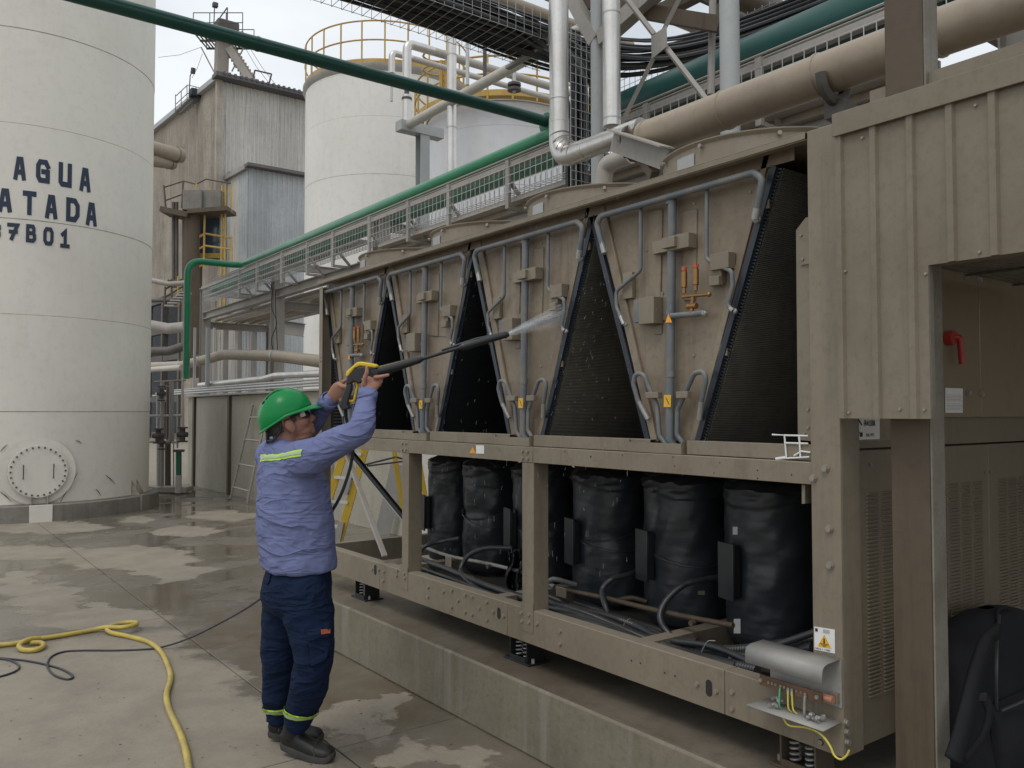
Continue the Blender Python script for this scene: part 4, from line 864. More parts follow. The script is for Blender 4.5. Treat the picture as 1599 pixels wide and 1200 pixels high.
# bottom rail in sections
cuts = [Y1+.02, yF(593), yF(792), yF(1129), Y0+.11]
for i in range(4):
    y1, y0 = cuts[i]-.0015, cuts[i+1]+.0015
    b = B(); b.box(FX, FX+.006, y0, y1, Z0, Z1); b.box(FX+.006, FX+.075, y0, y1, Z1-.006, Z1); b.box(FX+.006, FX+.075, y0, y1, Z0, Z0+.006)
    b.build('bottom_rail', 'beige', chl, bevel=.002)
B().box(FX, YB, Y1-.05, Y1+.02, Z0+.001, Z1-.001).build('end_rail', 'beige', chl); B().box(YB-.08, YB, Y0+.1, Y1-.05, Z0, Z1).build('rear_rail', 'beige', chl)
for y in (2.6, 3.7, 4.8): B().box(FX+.08, YB-.08, y-.04, y+.04, Z0+.02, Z1-.02).build('cross_member', 'beige', chl)
B().box(FX+.08, YB-.1, Y0+.1, 4.95, Z0+.03, Z0+.05).build('floor_pan', 'dark_steel', chl)
# gusset covers on rail
for u0, u1 in ((593,636),): pass
bl = [(582,889),(592,890),(600,893),(599,907),(620,899),(621,891),(632,896),(633,903),(669,917),(669,932),(693,924),(706,922),(716,938),(727,929),(738,932),(706,948),(727,956),(738,960),(749,950),(761,940),(761,968),(771,955),(787,962),(815,957),(816,970),(827,960),(827,972),(839,974),(875,986),(875,1006),(1089,1068.5),(1119,1080),(1144,1081),(1144,1107),(1283,1159)]
for u, v in bl: bolt(onX(u, v, FX), FXN, .0085, .010).build('rail_bolt', 'bolt', chl)
for u, v, h in ((586,890,8),(779,958,9),(1107,1075,13)):
    c = onX(u, v, FX-.0008); k = (c-C0).dot(CF)/1300; hh = h*k; ww = hh*.5
    pts = [c+Vector((0, ww*math.cos(R(a)), (hh-ww)*(1 if a < 180 else -1)+ww*math.sin(R(a)))) for a in list(range(0, 181, 20))+list(range(180, 361, 20))]
    B().prism(pts, Vector((.0006,0,0))).build('slot', 'dark_interior', chl, flat=True)
b = B()
for u, v in ((986,1032),(1000,1036),(1038,1051),(1054,1056)): c = onX(u, v, FX-.0008); b.cyl(c, c+FXN*.0006, .004, 8)
b.build('drilled_holes', 'dark_interior', chl, kind='stuff')
# posts and mid beam
ypost = [(yF(832), yF(814.5)), (yF(637), yF(627))]
mids = [(Y0+.11, ypost[0][0]), (ypost[0][0], ypost[1][0]), (ypost[1][0], Y1)]
for y0, y1 in mids:
    b = B(); b.box(FX, FX+.006, y0+.0015, y1-.0015, Z2, Z3); b.box(FX+.006, FX+.07, y0+.0015, y1-.0015, Z3-.006, Z3); b.box(FX+.006, FX+.07, y0+.0015, y1-.0015, Z2, Z2+.006); b.build('mid_beam', 'beige', chl, bevel=.002)
for y0, y1 in ypost:
    B().box(FX+.003, FX+.10, y0, y1, Z1-.06, Z2).build('frame_post', 'beige', chl, bevel=.003)
    B().box(FX-.003, FX-.0005, y0-.004, y1+.004, Z1-.11, Z1+.03).build('splice_plate', 'beige', chl)
    for z in (Z2+.018, Z2+.055):
        for s in (.012, -.03): bolt(Vector((FX, y1-.022+s, z)), FXN, .0075, .009).build('beam_bolt', 'bolt', chl)
# left end post, corner post
b = B(); b.box(FX, FX+.005, Y1-.055, Y1, Z1, ZT-.05); b.box(FX+.005, FX+.10, Y1-.005, Y1, Z1, ZT-.05); b.build('end_post', 'beige', chl, bevel=.002)
for z in (1.75, 2.0, 2.03): bolt(Vector((FX, Y1-.03, z)), FXN, .006, .006).build('post_bolt', 'bolt', chl)
b = B(); b.box(FX-.004, FX+.003, Y0, Y0+.112, Z0, ZT+.0); b.box(FX+.003, FX+.115, Y0, Y0+.006, Z0, ZT); b.build('corner_post', 'beige', chl, bevel=.004)
for u, v in ((1290,732),(1271,747),(1296,826),(1297,883)): bolt(onX(u, v, FX-.004), FXN, .011, .014).build('post_bolt', 'bolt', chl)
for u, v in ((1320,1128),(1321,1143),(1322,1159)): bolt(onY(u, v, Y0), SYN, .010, .012).build('post_bolt', 'bolt', chl)
# inner splash plate behind the corner post
pg = [Vector((XP+.02, onX(u, v, XP+.02).y, onX(u, v, XP+.02).z)) for u, v in ((1272,338),(1258,340),(1243,360),(1246,687),(1272,690))]
sp_ = B().prism(pg, Vector((.004,0,0))).build('side_shield', 'beige', chl); 
for u, v in ((1251,368),(1254,405),(1262,640),(1262,668),(1256,678)): bolt(onX(u, v, XP+.02), FXN, .005, .005).build('shield_bolt', 'bolt', sp_)
B().box(XP+.012, XP+.018, Y0+.11, onX(1246,400,XP).y+.0, onX(1250,412,XP).z-.003, onX(1250,412,XP).z).build('shield_lip', 'beige', chl)
# roof deck and fascia
b = B(); b.box(FX-.012, YB+.03, Y0+.115, Y1+.02, ZT-.004, ZT); b.box(FX-.012, FX-.008, Y0+.115, Y1+.02, ZT-.026, ZT-.004); b.box(FX-.008, FX+.03, Y0+.115, Y1+.02, ZT-.030, ZT-.026); b.build('fan_deck', 'beige', chl, bevel=.0015)
B().box(XP-.012, XP-.006, 1.80, Y1-.01, 2.542, ZT-.006).build('header_panel', 'beige_panel', chl)
B().box(4.28, 4.30, Y0+.14, 4.93, Z1+.01, Z2-.005).build('dark_backing', 'dark_interior', chl)  # dark sheet added in place of the shaded depth behind the compressors
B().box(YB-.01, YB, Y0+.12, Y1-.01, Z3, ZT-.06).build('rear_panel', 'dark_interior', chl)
B().box(FX+.09, YB-.02, Y1-.03, Y1-.02, Z3+.0, ZT-.06).build('end_dark_sheet', 'dark_interior', chl)  # near-black sheet closing the open end, its colour stands for shade inside
b = B()
for k in range(46): z = Z3+.05+.0235*k; b.box(FX+.10, FX+.30, Y1-.05, Y1-.047, z, z+.003)
b.build('coil_guard', 'tube_end', chl, kind='stuff')
B().box(XP-.0, YB-.02, Y0+.12, Y1-.01, Z3-.002, Z3+.004).build('drain_pan', 'dark_steel', chl)
# fans
PIT = 1.0; YC = [2.285+i*1.003 for i in range(4)]
for row, XF in enumerate((3.12, 4.15)):
    for i, yc in enumerate(YC):
        c = Vector((XF, yc, ZT)); r_ = .455
        f = B().lathe(c, [(r_+.02,.0),(r_+.015,.012),(r_,.02),(r_-.004,.125),(r_+.010,.138),(r_+.010,.143),(r_-.02,.138),(r_-.02,.02)], 56).build('fan_shroud', 'beige', chl)
        b = B()
        for k in range(9): rr_ = .06+.045*k; b.lathe(c+ZU*.135, [(rr_,-.002),(rr_+.004,0),(rr_,.002)], 40)
        for k in range(4): a = math.pi*k/4; e = Vector((math.cos(a), math.sin(a), 0)); b.bar(c+ZU*.132-e*.43, c+ZU*.132+e*.43, .006, .006)
        b.build('fan_guard', 'dark_steel', f, kind='stuff')
        B().cyl(c+ZU*.03, c+ZU*.12, .09, 20).build('fan_hub', 'black', f)
        for k in range(5):
            a = 2*math.pi*k/5; e = Vector((math.cos(a), math.sin(a), 0)); t = Vector((-math.sin(a), math.cos(a), 0))
            B().add([c+ZU*.05+e*.09-t*.04, c+ZU*.05+e*.42-t*.10, c+ZU*.10+e*.42+t*.10, c+ZU*.09+e*.09+t*.05], [(0,1,2,3)]).build('fan_blade', 'black', f, solid=.006)
        if row == 0:
            # sticker, arrow and rim bolts on the front of the shroud, where the photograph has them
            a = math.atan2(-.62, -.78)+.0; e = Vector((math.cos(a), math.sin(a), 0)); t = Vector((-math.sin(a), math.cos(a), 0))
            a0 = math.pi-.16
            st_ = B().sheet(lambda u, v: c+Vector(((r_+.002)*math.cos(a0-.12+.24*u), (r_+.002)*math.sin(a0-.12+.24*u), .045+.055*v)), 6, 1).build('rating_label', 'grey_print', f, flat=True)
            for aa in (-.55, .05, .75): q = c+Vector(((r_+.004)*math.cos(math.pi+aa), (r_+.004)*math.sin(math.pi+aa), .118)); B().cyl(q, q+Vector((math.cos(math.pi+aa), math.sin(math.pi+aa), 0))*.014, .009, 8).build('rim_bolt', 'bolt', f)
            if i == 0:
                b = B(); w_ = lambda u, v: c+Vector(((r_+.003)*math.cos(math.pi+.72+u), (r_+.003)*math.sin(math.pi+.72+u), .088+v))
                b.sheet(lambda u, v: w_(.10*u, .006*v-.003), 4, 1); b.add([w_(.10,-.009), w_(.10,.009), w_(.135,0)], [(0,1,2)]); b.build('arrow_mark', 'tube_end', f, flat=True)
        B().box(XF-.49, XF+.49, yc-.485, yc+.485, ZT+.001, ZT+.012).build('fan_plate', 'beige', f)
# V modules
YC1 = YC[0]
def P1(u, v, off=.04): p = onX(u, v, XP-off); return (XP-off, YC1-p.y, p.z)
def at_mod(q, c): return Vector((q[0], c-q[1], q[2]))
TL, TR_, BR, BL = P1(934,322,0), P1(1212,238,0), P1(1087,692,0), P1(1020,692,0)
_a, _b = P1(931,316,0), P1(1206,233,0); TL = (XP, _a[1], 2.545); TR_ = (XP, _b[1], 2.545); ZBm = 1.50; BR = (XP, BR[1], ZBm); BL = (XP, BL[1], ZBm)
hot = random.Random(9)
for mi, c in enumerate(YC):
    poly = [at_mod(q, c) for q in (TL, TR_, BR, BL)]
    b = B(); b.prism(poly, Vector((.003,0,0)))
    for i, j in ((1, 2), (3, 0)):      # returned side flanges
        a_, d_ = poly[i], poly[j]; n_ = Vector((0, (a_.z-d_.z), -(a_.y-d_.y))).normalized(); b.add([a_, d_, d_+Vector((.035,0,0)), a_+Vector((.035,0,0))], [(0,1,2,3)])
    ep = b.build('end_panel', 'beige_panel', chl, label=['V shaped beige end panel nearest the corner post with brass valves', 'second V shaped end panel counted from the corner post, being sprayed', 'third V shaped end panel counted from the corner post', 'V shaped end panel farthest from the corner post with brass valves'][mi])
    # pressed ribs and seams in the plate
    for u in (1024, 1078):
        q = [P1(u-12, 330, .0), P1(u+12, 326, .0), P1(u+9, 470, .0), P1(u-9, 470, .0)]
        q = [at_mod(x, c) for x in q]; B().prism(q, Vector((-.008,0,0))).build('pressed_rib', 'beige_panel', ep, bevel=.006)
    for (a, d_) in (((1049,470),(1112,470)), ((1005,470),(1040,468))):
        if mi in (1, 2): B().bar(at_mod(P1(*a,.001), c), at_mod(P1(*d_,.001), c), .002, .003).build('panel_seam', 'dark_steel', ep)
    # edge flange strip in front of left border
    B().prism([at_mod(P1(u, v, .002), c) for u, v in ((934,324),(946,320),(1030,690),(1020,690))], Vector((-.014,0,0))).build('edge_flange', 'beige_panel', ep, bevel=.002)
    B().prism([at_mod(P1(u, v, .002), c) for u, v in ((1196,240),(1206,237),(1088,688),(1079,688))], Vector((-.010,0,0))).build('edge_flange', 'beige_panel', ep, bevel=.002)
    # coils
    for s, top, bot in ((1, TR_, BR), (-1, TL, BL)):
        t_, bt = at_mod(top, c), at_mod(bot, c); dz = (t_-bt).normalized(); n_ = Vector((0, -s*abs(dz.z), -abs(dz.y))).normalized()
        th = n_*.042; dx = Vector((YB-.05-XP-.012, 0, 0)); st_ = Vector((.012, 0, 0))
        o = t_+st_+n_*.004; u_ = bt+st_+n_*.004
        B().prism([o, u_, u_+th, o+th], dx).build('finned_coil', 'coil' if mi < 2 else 'coil_wet', chl)
        e = B()          # header tube and return bends on the coil end
        e.prism([o-st_*2.4, u_-st_*2.4, u_+th*.62-st_*2.4, o+th*.62-st_*2.4], Vector((.026,0,0))); cb = e.build('coil_header', 'coil_edge', chl)
        e = B(); n = 84
        for k in range(n):
            q = (o-st_*1.0).lerp(u_-st_*1.0, (k+.5)/n)+th*.62; e.bar(q, q+th*.38, .0055, .006)
        e.build('return_bends', 'coil_edge', cb, kind='stuff', flat=True)
    # pipework
    def pipe(pts, r_, mt='copper_blue', n=10, fr_=.03, name='copper_pipe', nn=5, white=0):
        ps = fillet([at_mod(P1(*p) if len(p) == 3 else P1(p[0], p[1]), c) for p in pts], fr_, nn)
        o = B().tube(ps, r_, n).build(name, mt, ep)
        if white:
            k = len(ps)-1; B().tube([ps[k], ps[k].lerp(ps[k-1], .5) if (ps[k]-ps[k-1]).length > .07 else ps[k-1]], r_*1.08, n).build('bare_stub', 'tube_end', ep)
            B().ball(ps[k]+Vector((0.01,0,0)), r_*1.25, 8, 6).build('elbow_joint', 'tube_end', ep)
    pipe([(944,396,.045),(932,350,.06),(938,338,.06),(1177,270,.06),(1191,280,.06),(1186,308,.055),(1179,342,.045)], .014, white=1)
    q = [at_mod(P1(u, v, .05), c) for u, v in ((944,396),(941,385),(937,366))]; B().tube(q, .0135, 10).build('bare_stub', 'tube_end', ep)
    pipe([(1000.5,321),(1000.5,423),(962,455),(963,480),(974,507,.045)], .0085, white=1)
    pipe([(1104,293),(1103,405),(1120,414),(1143,424),(1144,448),(1136,478),(1145,486,.045)], .0088, white=1)
    pipe([(1050,303),(1046,620),(1046,690),(1058,704,.02)], .0185, n=14, fr_=.05)
    for v in (315, 488, 585): q = at_mod(P1(1047, v), c); B().cyl(q-ZU*.012, q+ZU*.012, .0205, 14).build('brazed_collar', 'copper_blue', ep)
    for sgn, pts in ((-1, [(1012,655,.03),(996,625,.05),(989,600,.06),(992,584,.06),(1005,584,.06),(1013,604,.05),(1026,634),(1030,682),(1046,702,.03)]), (1, [(1092,655,.03),(1096,624,.05),(1103,592,.06),(1098,580,.06),(1084,583,.06),(1072,610,.05),(1058,640),(1057,680),(1072,700,.03)])):
        pipe(pts, .0105, fr_=.035); q = [at_mod(P1(*p), c) for p in pts[:3]]; B().tube([q[0], q[0].lerp(q[1], .9)], .0115, 10).build('bare_stub', 'tube_end', ep)
    # clamps and boxes
    def pbox(u0, v0, u1, v1, off, th_, mt='beige', name='clamp', bev=.002):
        a, d_ = at_mod(P1(u0, v0, off), c), at_mod(P1(u1, v1, off), c)
        return B().box(a.x-th_, a.x, min(a.y, d_.y), max(a.y, d_.y), min(a.z, d_.z), max(a.z, d_.z)).build(name, mt, ep, bevel=bev)
    pbox(1026,380,1060,392,.004,.03); pbox(1056,372,1088,388,.01,.05); pbox(1040,374,1060,386,.05,.028)
    pbox(977,428,992,466,.004,.02); pbox(1114,434,1130,446,.02,.03); pbox(1120,400,1149,420,.004,.045); pbox(1113,422,1134,443,.004,.03)
    pbox(1183,306,1203,326,-.002,.012,name='edge_clip'); pbox(1118,538,1138,556,-.002,.012,name='edge_clip'); pbox(1014,613,1034,622,.04,.026); pbox(1062,612,1080,622,.04,.026)
    for u, v in ((1083,258+60),(1010,300+90),(1171,300),(1083,555),(965,470),(990,560)): B().cyl(at_mod(P1(u, v, .001), c), at_mod(P1(u, v, .007), c), .0055, 8).build('panel_screw', 'bolt', ep)
    # pipe saddle tray at the foot
    f = B(); a, d_ = at_mod(P1(998,690,.0), c), at_mod(P1(1082,712,.0), c)
    f.box(XP-.07, XP-.066, d_.y, a.y, Z3+.003, Z3+.045); f.box(XP-.066, XP, a.y-.004, a.y, Z3+.003, Z3+.055); f.box(XP-.066, XP, d_.y, d_.y+.004, Z3+.003, Z3+.055); f.build('pipe_saddle', 'beige', ep)
    yr = (d_.y-.015, YC[mi]-PIT+.20 if mi else Y0+.13)
    g = B(); g.box(XP-.055, XP-.051, yr[1], yr[0], Z3+.003, Z3+.058); g.box(XP-.051, XP-.01, yr[1], yr[0], Z3+.054, Z3+.058); g.build('base_channel', 'beige', chl, bevel=.0015)
    # electrical sensor box
    if mi in (0, 1, 2):
        pbox(1012,468,1036,506,.004,.06, 'beige', 'sensor_box'); pbox(998,470,1012,504,.02,.035, 'copper_blue', 'sensor_box'); pbox(1024,458,1036,474,.002,.004); pbox(1022,508,1034,522,.002,.004)
    if mi in (0, 3):
        for (u, v0, v1) in ((1068.5,417,458),(1086.5,413,454)):
            a, d_ = at_mod(P1(u, v0, .06), c), at_mod(P1(u, v1, .06), c); h = (a-d_)
            vs = B().tube([d_, d_+h*.2, d_+h*.22, d_+h*.8, d_+h*.82, d_+h*.86], [.008,.008,.0125,.0125,.009,.009], 12).build('service_valve', 'brass', ep)
            B().cyl(d_+h*.86, a, .0115, 8).build('valve_cap', 'red_cap', ep)
        pipe([(1066,464,.06),(1107,460,.06)], .007, 'brass', name='valve_tee'); pipe([(1082,464,.06),(1080,489,.06)], .0085, 'brass', name='valve_stem'); pipe([(1048,494,.05),(1102,489,.06)], .0125, name='branch_pipe')
        pipe([(1074,479,.06),(1088,478,.06)], .012, 'brass', name='valve_nut')
        a, d_ = at_mod(P1(1107, 460, .06), c), at_mod(P1(1100,490,.06), c); B().ball(a, .011, 8, 6).build('tee_end', 'brass', ep); B().ball(d_, .014, 8, 6).build('branch_cap', 'tube_end', ep)
        pbox(1036,462,1042,500,.002,.003); 
        tr = [at_mod(P1(u, v, .0605), c) for u, v in ((1039,504),(1049.5,504),(1044,490))]; B().prism(tr, FXN*.001).build('warning_label', 'orange_print', ep, flat=True)
    lb = [at_mod(P1(u, v, .0605), c) for u, v in ((1036.5,636),(1047.5,636),(1048,617),(1037,617))]; o = B().prism(lb, FXN*.001).build('warning_label', 'yellow_print', ep, flat=True)
    B().bar(at_mod(P1(1039.5,621,.0622), c), at_mod(P1(1045,632,.0622), c), .0012, .0025).build('label_mark', 'ink', ep, flat=True)
# stickers on the mid beam
tri = [onX(u, v, FX-.001) for u, v in ((733,708),(743,708.6),(738.5,698))]; B().prism(tri, FXN*.0006).build('warning_label', 'orange_print', chl, flat=True)
sq = [onX(u, v, FX-.001) for u, v in ((743.5,708.5),(756,709),(756,696),(743.5,695.5))]; B().prism(sq, FXN*.0006).build('white_label', 'white_print', chl, flat=True)
b = B()
for u, v in ((560,690),(600,692),(700,697),(780,703),(882,703+3),(923,713),(972,711),(1053,728),(1051,714),(1124,723),(1183,735),(1183,747),(1236,742),(1115,739),(770,690),(922,714),(662,706)): c_ = onX(u, v, FX-.0006); b.cyl(c_, c_+FXN*.0005, .003, 6)
b.build('drilled_holes', 'dark_interior', chl, kind='stuff')
# little wire bracket beside the corner
wb = [[(1206,679),(1225,680),(1228,716)], [(1225,692),(1262,693)], [(1225,680),(1262,681)], [(1248,681),(1250,714)], [(1212,717),(1264,714)], [(1240,712),(1252,705),(1266,707)]]
for pl_ in wb: B().tube([onX(u, v, FX+.03) for u, v in pl_], .0035, 6).build('wire_bracket', 'white_print', chl)
B().cyl(onX(1212,717,FX+.03), onX(1228,715,FX+.03), .006, 8).build('wire_bracket_end', 'white_print', chl)
# hook under the mid beam at the corner
pq = [onX(1252,757,FX+.02), onX(1257,758,FX+.02), onX(1257,787,FX+.02), onX(1252,787,FX+.02)]; B().prism(pq, Vector((.04,0,0))).build('angle_bracket', 'beige', chl)
# braces in the left bay
a, d_ = onX(534, 690, FX+.05), onX(601, 869, FX+.03); B().bar(a, d_, .035, .018).build('brace', 'steel_grey', chl, bevel=.002, label='grey diagonal brace standing on the bottom rail')
a, d_ = onX(543, 700, FX+.12), onX(654, 836, FX+.30); B().bar(a, d_, .03, .03).build('brace', 'black', chl, label='black diagonal brace')
a, d_ = onX(545, 706, FX+.13), onX(650, 836, FX+.31); B().bar(a, d_, .006, .034).build('brace_edge', 'galv', chl)
# ---------------------------------------------------------------- compressors
CX_ = 3.30; CYs = [2.40, 2.93, 3.49, 4.10, 4.66, 5.16]
rc = random.Random(21)
for i, cy in enumerate(CYs):
    cx = CX_; zb, zt = .565, 1.315; r0 = .212 if i < 3 else .195
    if i == 5: r0 = .175
    ph = rc.uniform(0, 9)
    def surf(u, v, cx=cx, cy=cy, ph=ph, r0=r0):
        a = 2*math.pi*u; z = zb+(zt-zb)*v; rr = r0
        if v > .93: rr = r0*math.sqrt(max(0.02, 1-((v-.93)/.07)**2*.98))
        if v < .05: rr = r0*(.90+.1*v/.05)
        e = Vector((math.cos(a), math.sin(a), 0))
        f = noise.fractal(Vector((math.cos(a)*1.2+ph, math.sin(a)*1.2, z*5-a*.8)), .8, 2.2, 2)*.010
        wv = math.sin(z*30+math.sin(a*1.5+ph)*2.5+a*1.5)*.0045*max(0, math.sin(a*1+ph+z*2))*(1 if .2 < v < .75 else .25)
        dent = -.018*math.exp(-((v-.5)/.05)**2)*(.5+.5*math.cos(a-ph))
        lump = .012*noise.noise(Vector((math.cos(a)*3+ph, math.sin(a)*3, v*30)))*(1 if v > .88 else .15)
        skirt = .007 if v > .86-.035*math.sin(a*2+ph) and v < .95 else 0
        return (cx+e.x*(rr+f+wv+dent+skirt+lump*(1 if v < .97 else 0)), cy+e.y*(rr+f+wv+dent+skirt+lump*(1 if v < .97 else 0)), z+(lump*1.2 if v > .9 else 0))
    bw = B().sheet(surf, 72, 80); cm = bw.build('compressor', 'black_wrap', chl)
    ctr = Vector((cx, cy, 0)); lf = (-CR*.93-HF*.36).normalized()
    if i < 4 or i == 5:
        bx = ctr+lf*(r0+.022)+ZU*.90; hx = lf*.018; hy = lf.cross(ZU)*.052
        B().obox(bx, hx, hy, ZU*.115).build('terminal_box', 'black', cm, bevel=.004); B().obox(bx+lf*.024, lf*.005, hy*1.1, ZU*.128).build('box_lid', 'black_hose', cm, bevel=.003)
    for k in range(2 if i in (2, 3, 4) else (1 if i == 1 else 0)):    # cord tied round the wrap
        pts = []; z0 = .93+.05*k
        for j_ in range(41): a = 2*math.pi*j_/40; pts.append(ctr+Vector((math.cos(a), math.sin(a), 0))*(r0+.006)+ZU*(z0+.07*math.sin(a+.4+k)))
        B().tube(pts, .004, 5, closed=False).build('tie_cord', 'black_hose', cm)
    B().cyl((cx,cy,zb-.06), (cx,cy,zb), .12, 16).build('mounting_foot', 'black', cm)
# small white tags on the wraps
def tagq(u, v, w, h, d, mt='white_print'):
    c = dep(u, v, d); B().obox(c, CR*w/2, CF*.001, CUP*h/2).build('paper_tag', mt, chl, flat=True)
# hoses and pipes in the bay
def hose(pts, r_, mt='black_hose', X=2.85, ribs=False, name='conduit_hose', ns_=8):
    ps = spline([onX(p[0], p[1], p[2] if len(p) > 2 else X) for p in pts], ns_)
    if ribs:
        out = []; acc = 0; rr = []; step = .006
        for i in range(len(ps)-1):
            d = ps[i+1]-ps[i]; l = d.length; n = max(1, int(l/step))
            for k in range(n): out.append(ps[i]+d*(k/n)); rr.append(r_*(1 if len(out) % 2 else .88))
        B().tube(out, rr, 12).build(name, mt, chl)
    else: B().tube(ps, r_, 12).build(name, mt, chl)
hose([(1190,1030,2.78),(1150,1024,2.75),(1092,1019),(1050,995),(1031,967),(1040,939,2.9),(1067,914,2.98),(1092,907,3.05),(1135,900,3.2)], .0165, ribs=True)
hose([(1185,1040,2.7),(1110,1010,2.78),(1010,995,2.8),(959,970,2.85),(945,946),(941,921,2.9),(957,904,2.95),(983,897,3.05),(1003,888,3.2)], .0155, ribs=True)
hose([(830,925,2.8),(860,942,2.8),(920,962,2.75),(990,992,2.75),(1060,1018,2.72),(1120,1034,2.7),(1185,1048,2.68)], .024, ribs=True)
hose([(830,940,2.75),(870,956,2.72),(930,976,2.7),(1000,1004,2.68),(1080,1030,2.66)], .021)
hose([(850,930,2.9),(920,958,2.9),(990,978,2.9),(1060,1003,2.88),(1140,1016,2.85),(1280,998,2.9)], .023, ribs=True)
hose([(900,942,2.95),(990,972,2.95),(1070,1000,2.95),(1150,1020,2.9),(1270,1012,2.85)], .022)
hose([(850,948,2.72),(905,962,2.72),(960,984,2.72),(1010,1006,2.7),(1070,1024,2.68),(1150,1042,2.68)], .022)
hose([(845,962,2.8),(880,955,2.8),(930,958,2.82),(985,975,2.85),(1030,996,2.85),(1090,1004,2.85)], .020, ribs=True)
hose([(1140,1030,2.75),(1200,1012,2.8),(1280,985,2.85)], .014)
hose([(866,917,2.9),(858,911,2.9),(866,905,2.9),(900,914,3.0)], .014, 'copper_blue', name='copper_pipe')
hose([(869,919,2.9),(940,933,2.9),(1010,950,2.9),(1080,965,2.9),(1145,977,2.9)], .0125, 'steel_brown', name='suction_pipe')
hose([(955,940,3.0),(985,934,3.05),(1010,940,3.1)], .013, 'steel_brown', name='suction_pipe')
hose([(800,856,3.0),(757,857,2.95),(730,870,2.9),(720,890,2.85),(729,907,2.8),(752,922,2.8),(785,932,2.8),(830,936,2.8)], .0165, ribs=True)
hose([(718,841,3.05),(690,846,3.0),(665,853,2.9),(652,870,2.85),(653,892,2.8),(680,905,2.78),(720,918,2.78),(770,932,2.75)], .015, ribs=True)
hose([(650,850,3.0),(700,868,3.0),(760,880,3.0),(815,893,3.0)], .011, 'steel_grey', name='suction_pipe')
hose([(650,872,2.9),(700,890,2.85),(760,915,2.8),(820,935,2.78)], .021)
hose([(650,885,2.8),(700,903,2.75),(760,925,2.72),(830,950,2.7)], .012)
for u0, v0, u1, v1 in ((697,868,706,896),(870,915,886,935)): a, d_ = onX(u0, v0, 2.86), onX(u1, v1, 2.86); B().box(2.85, 2.856, d_.y, a.y, d_.z, a.z).build('pipe_bracket', 'beige', chl, bevel=.004)
for (u, v, X) in ((1081,973,2.87),(763,885,2.97)): q = onX(u, v, X); B().cyl(q-Vector((.012,0,0)), q+Vector((.012,0,0)), .013, 10).build('pipe_clip', 'steel_brown', chl)
B().tube(spline([onX(u, v, 2.72) for u, v in ((1092,1030),(1097,1015),(1105,1002),(1117,1001))], 5), .002, 5).build('cable_tie', 'tube_end', chl)
B().tube(spline([onX(u, v, 2.75) for u, v in ((972,985),(976,972),(984,966))], 5), .002, 5).build('cable_tie', 'tube_end', chl)
tagq(1148, 829, 7/1300*3.75, 12/1300*3.75, 3.70); tagq(1151, 978, 10/1300*3.72, 22/1300*3.72, 3.66); tagq(1095,926,10/1300*4.2,6/1300*4.2,4.02,'beige')
# crumpled plastic sheet hanging at the third post
ps_ = B().sheet(lambda u, v: onX(792+22*u+3*math.sin(v*7), 860+62*v+3*math.sin(u*5), 3.0-.05*math.sin(u*6+v*3)-.03*math.sin(u*17+v*9)), 14, 18)
ps_.build('plastic_flap', 'black_wrap', chl)
# ---------------------------------------------------------------- spring isolators
def isolator(y, label, dark=True):
    X = 2.66; r = thing('spring_isolator', (X, y, .34), label, 'vibration mount', 'spring isolators under the bottom rail'); m_ = 'black' if dark else 'steel_brown'
    B().box(X-.07, X+.07, y-.105, y+.105, .34, .350).build('base_plate', m_, r, bevel=.002)
    for s in (-1, 1): B().box(X-.055, X+.055, y+s*.07-.004, y+s*.07+.004, .35, .455).build('side_plate', m_, r)
    B().box(X-.06, X-.054, y-.066, y+.066, .35, .372).build('front_lip', m_, r)
    B().box(X-.06, X+.06, y-.078, y+.078, .455, Z0).build('top_plate', m_, r, bevel=.002)
    for s in (-1, 1):
        pts = [(X-.02+.018*math.cos(R(t)), y+s*.032+.018*math.sin(R(t)), .362+.09*t/1620) for t in range(0, 1621, 30)]
        B().tube(pts, .0045, 8).build('spring', 'tube_end', r)
        B().cyl((X-.03, y+s*.092, .35), (X-.03, y+s*.092, .372), .009, 6).build('anchor_bolt', 'tube_end' if dark else 'bolt', r)
isolator(yF(562, 2.6), 'black spring isolator at the left end of the bottom rail')
isolator(yF(808, 2.6), 'black spring isolator under the middle of the bottom rail')
isolator(onX(1244, 1175, 2.6).y, 'rusty spring isolator under the earth bar near the corner post', False)
# ---------------------------------------------------------------- earth bar with cover
XB = FX-.11
def oX(u, v, X=XB): return onX(u, v, X)
eb = B(); ya, yb = oX(1164, 1020).y, oX(1284, 1060).y; zt_ = oX(1225, 1029).z; zb_ = oX(1225, 1052).z
prof = [(FX-.007, zt_+.012), (XB+.03, zt_+.010), (XB+.010, zt_+.004), (XB+.002, zt_-.006), (XB, zt_-.018), (XB, zb_)]
ov = []
for y in (ya, yb):
    for x, z in prof: ov.append(Vector((x, y, z)))
n = len(prof); fs = [(i, i+1, n+i+1, n+i) for i in range(n-1)]
ebo = thing('earth_bar', (FX-.06, (ya+yb)/2, zb_), 'grey hooded earth terminal bar with green and yellow wires near the corner post', 'terminal bar')
B().add(ov, fs).build('hood', 'silver_cover', ebo, solid=.003)
B().box(FX-.010, FX-.0065, yb-.006, ya-.03, zb_-.095, zt_+.010).build('back_plate', 'silver_cover', ebo)
zb2 = oX(1225, 1122).z+.004
tp_ = B(); tp_.add([Vector((FX-.011, ya-.02, zb2+.004)), Vector((XB-.0, ya+.0, zb2-.004)), Vector((XB-.0, yb, zb2-.004)), Vector((FX-.011, yb-.004, zb2+.004))], [(0,1,2,3)]); tp_.build('tray', 'silver_cover', ebo, solid=.003)
XBb = XB+.05; a, d_ = onX(1186,1062,XBb), onX(1283,1092,XBb); zc1, zc2 = onX(1235,1068,XBb).z, onX(1235,1085,XBb).z
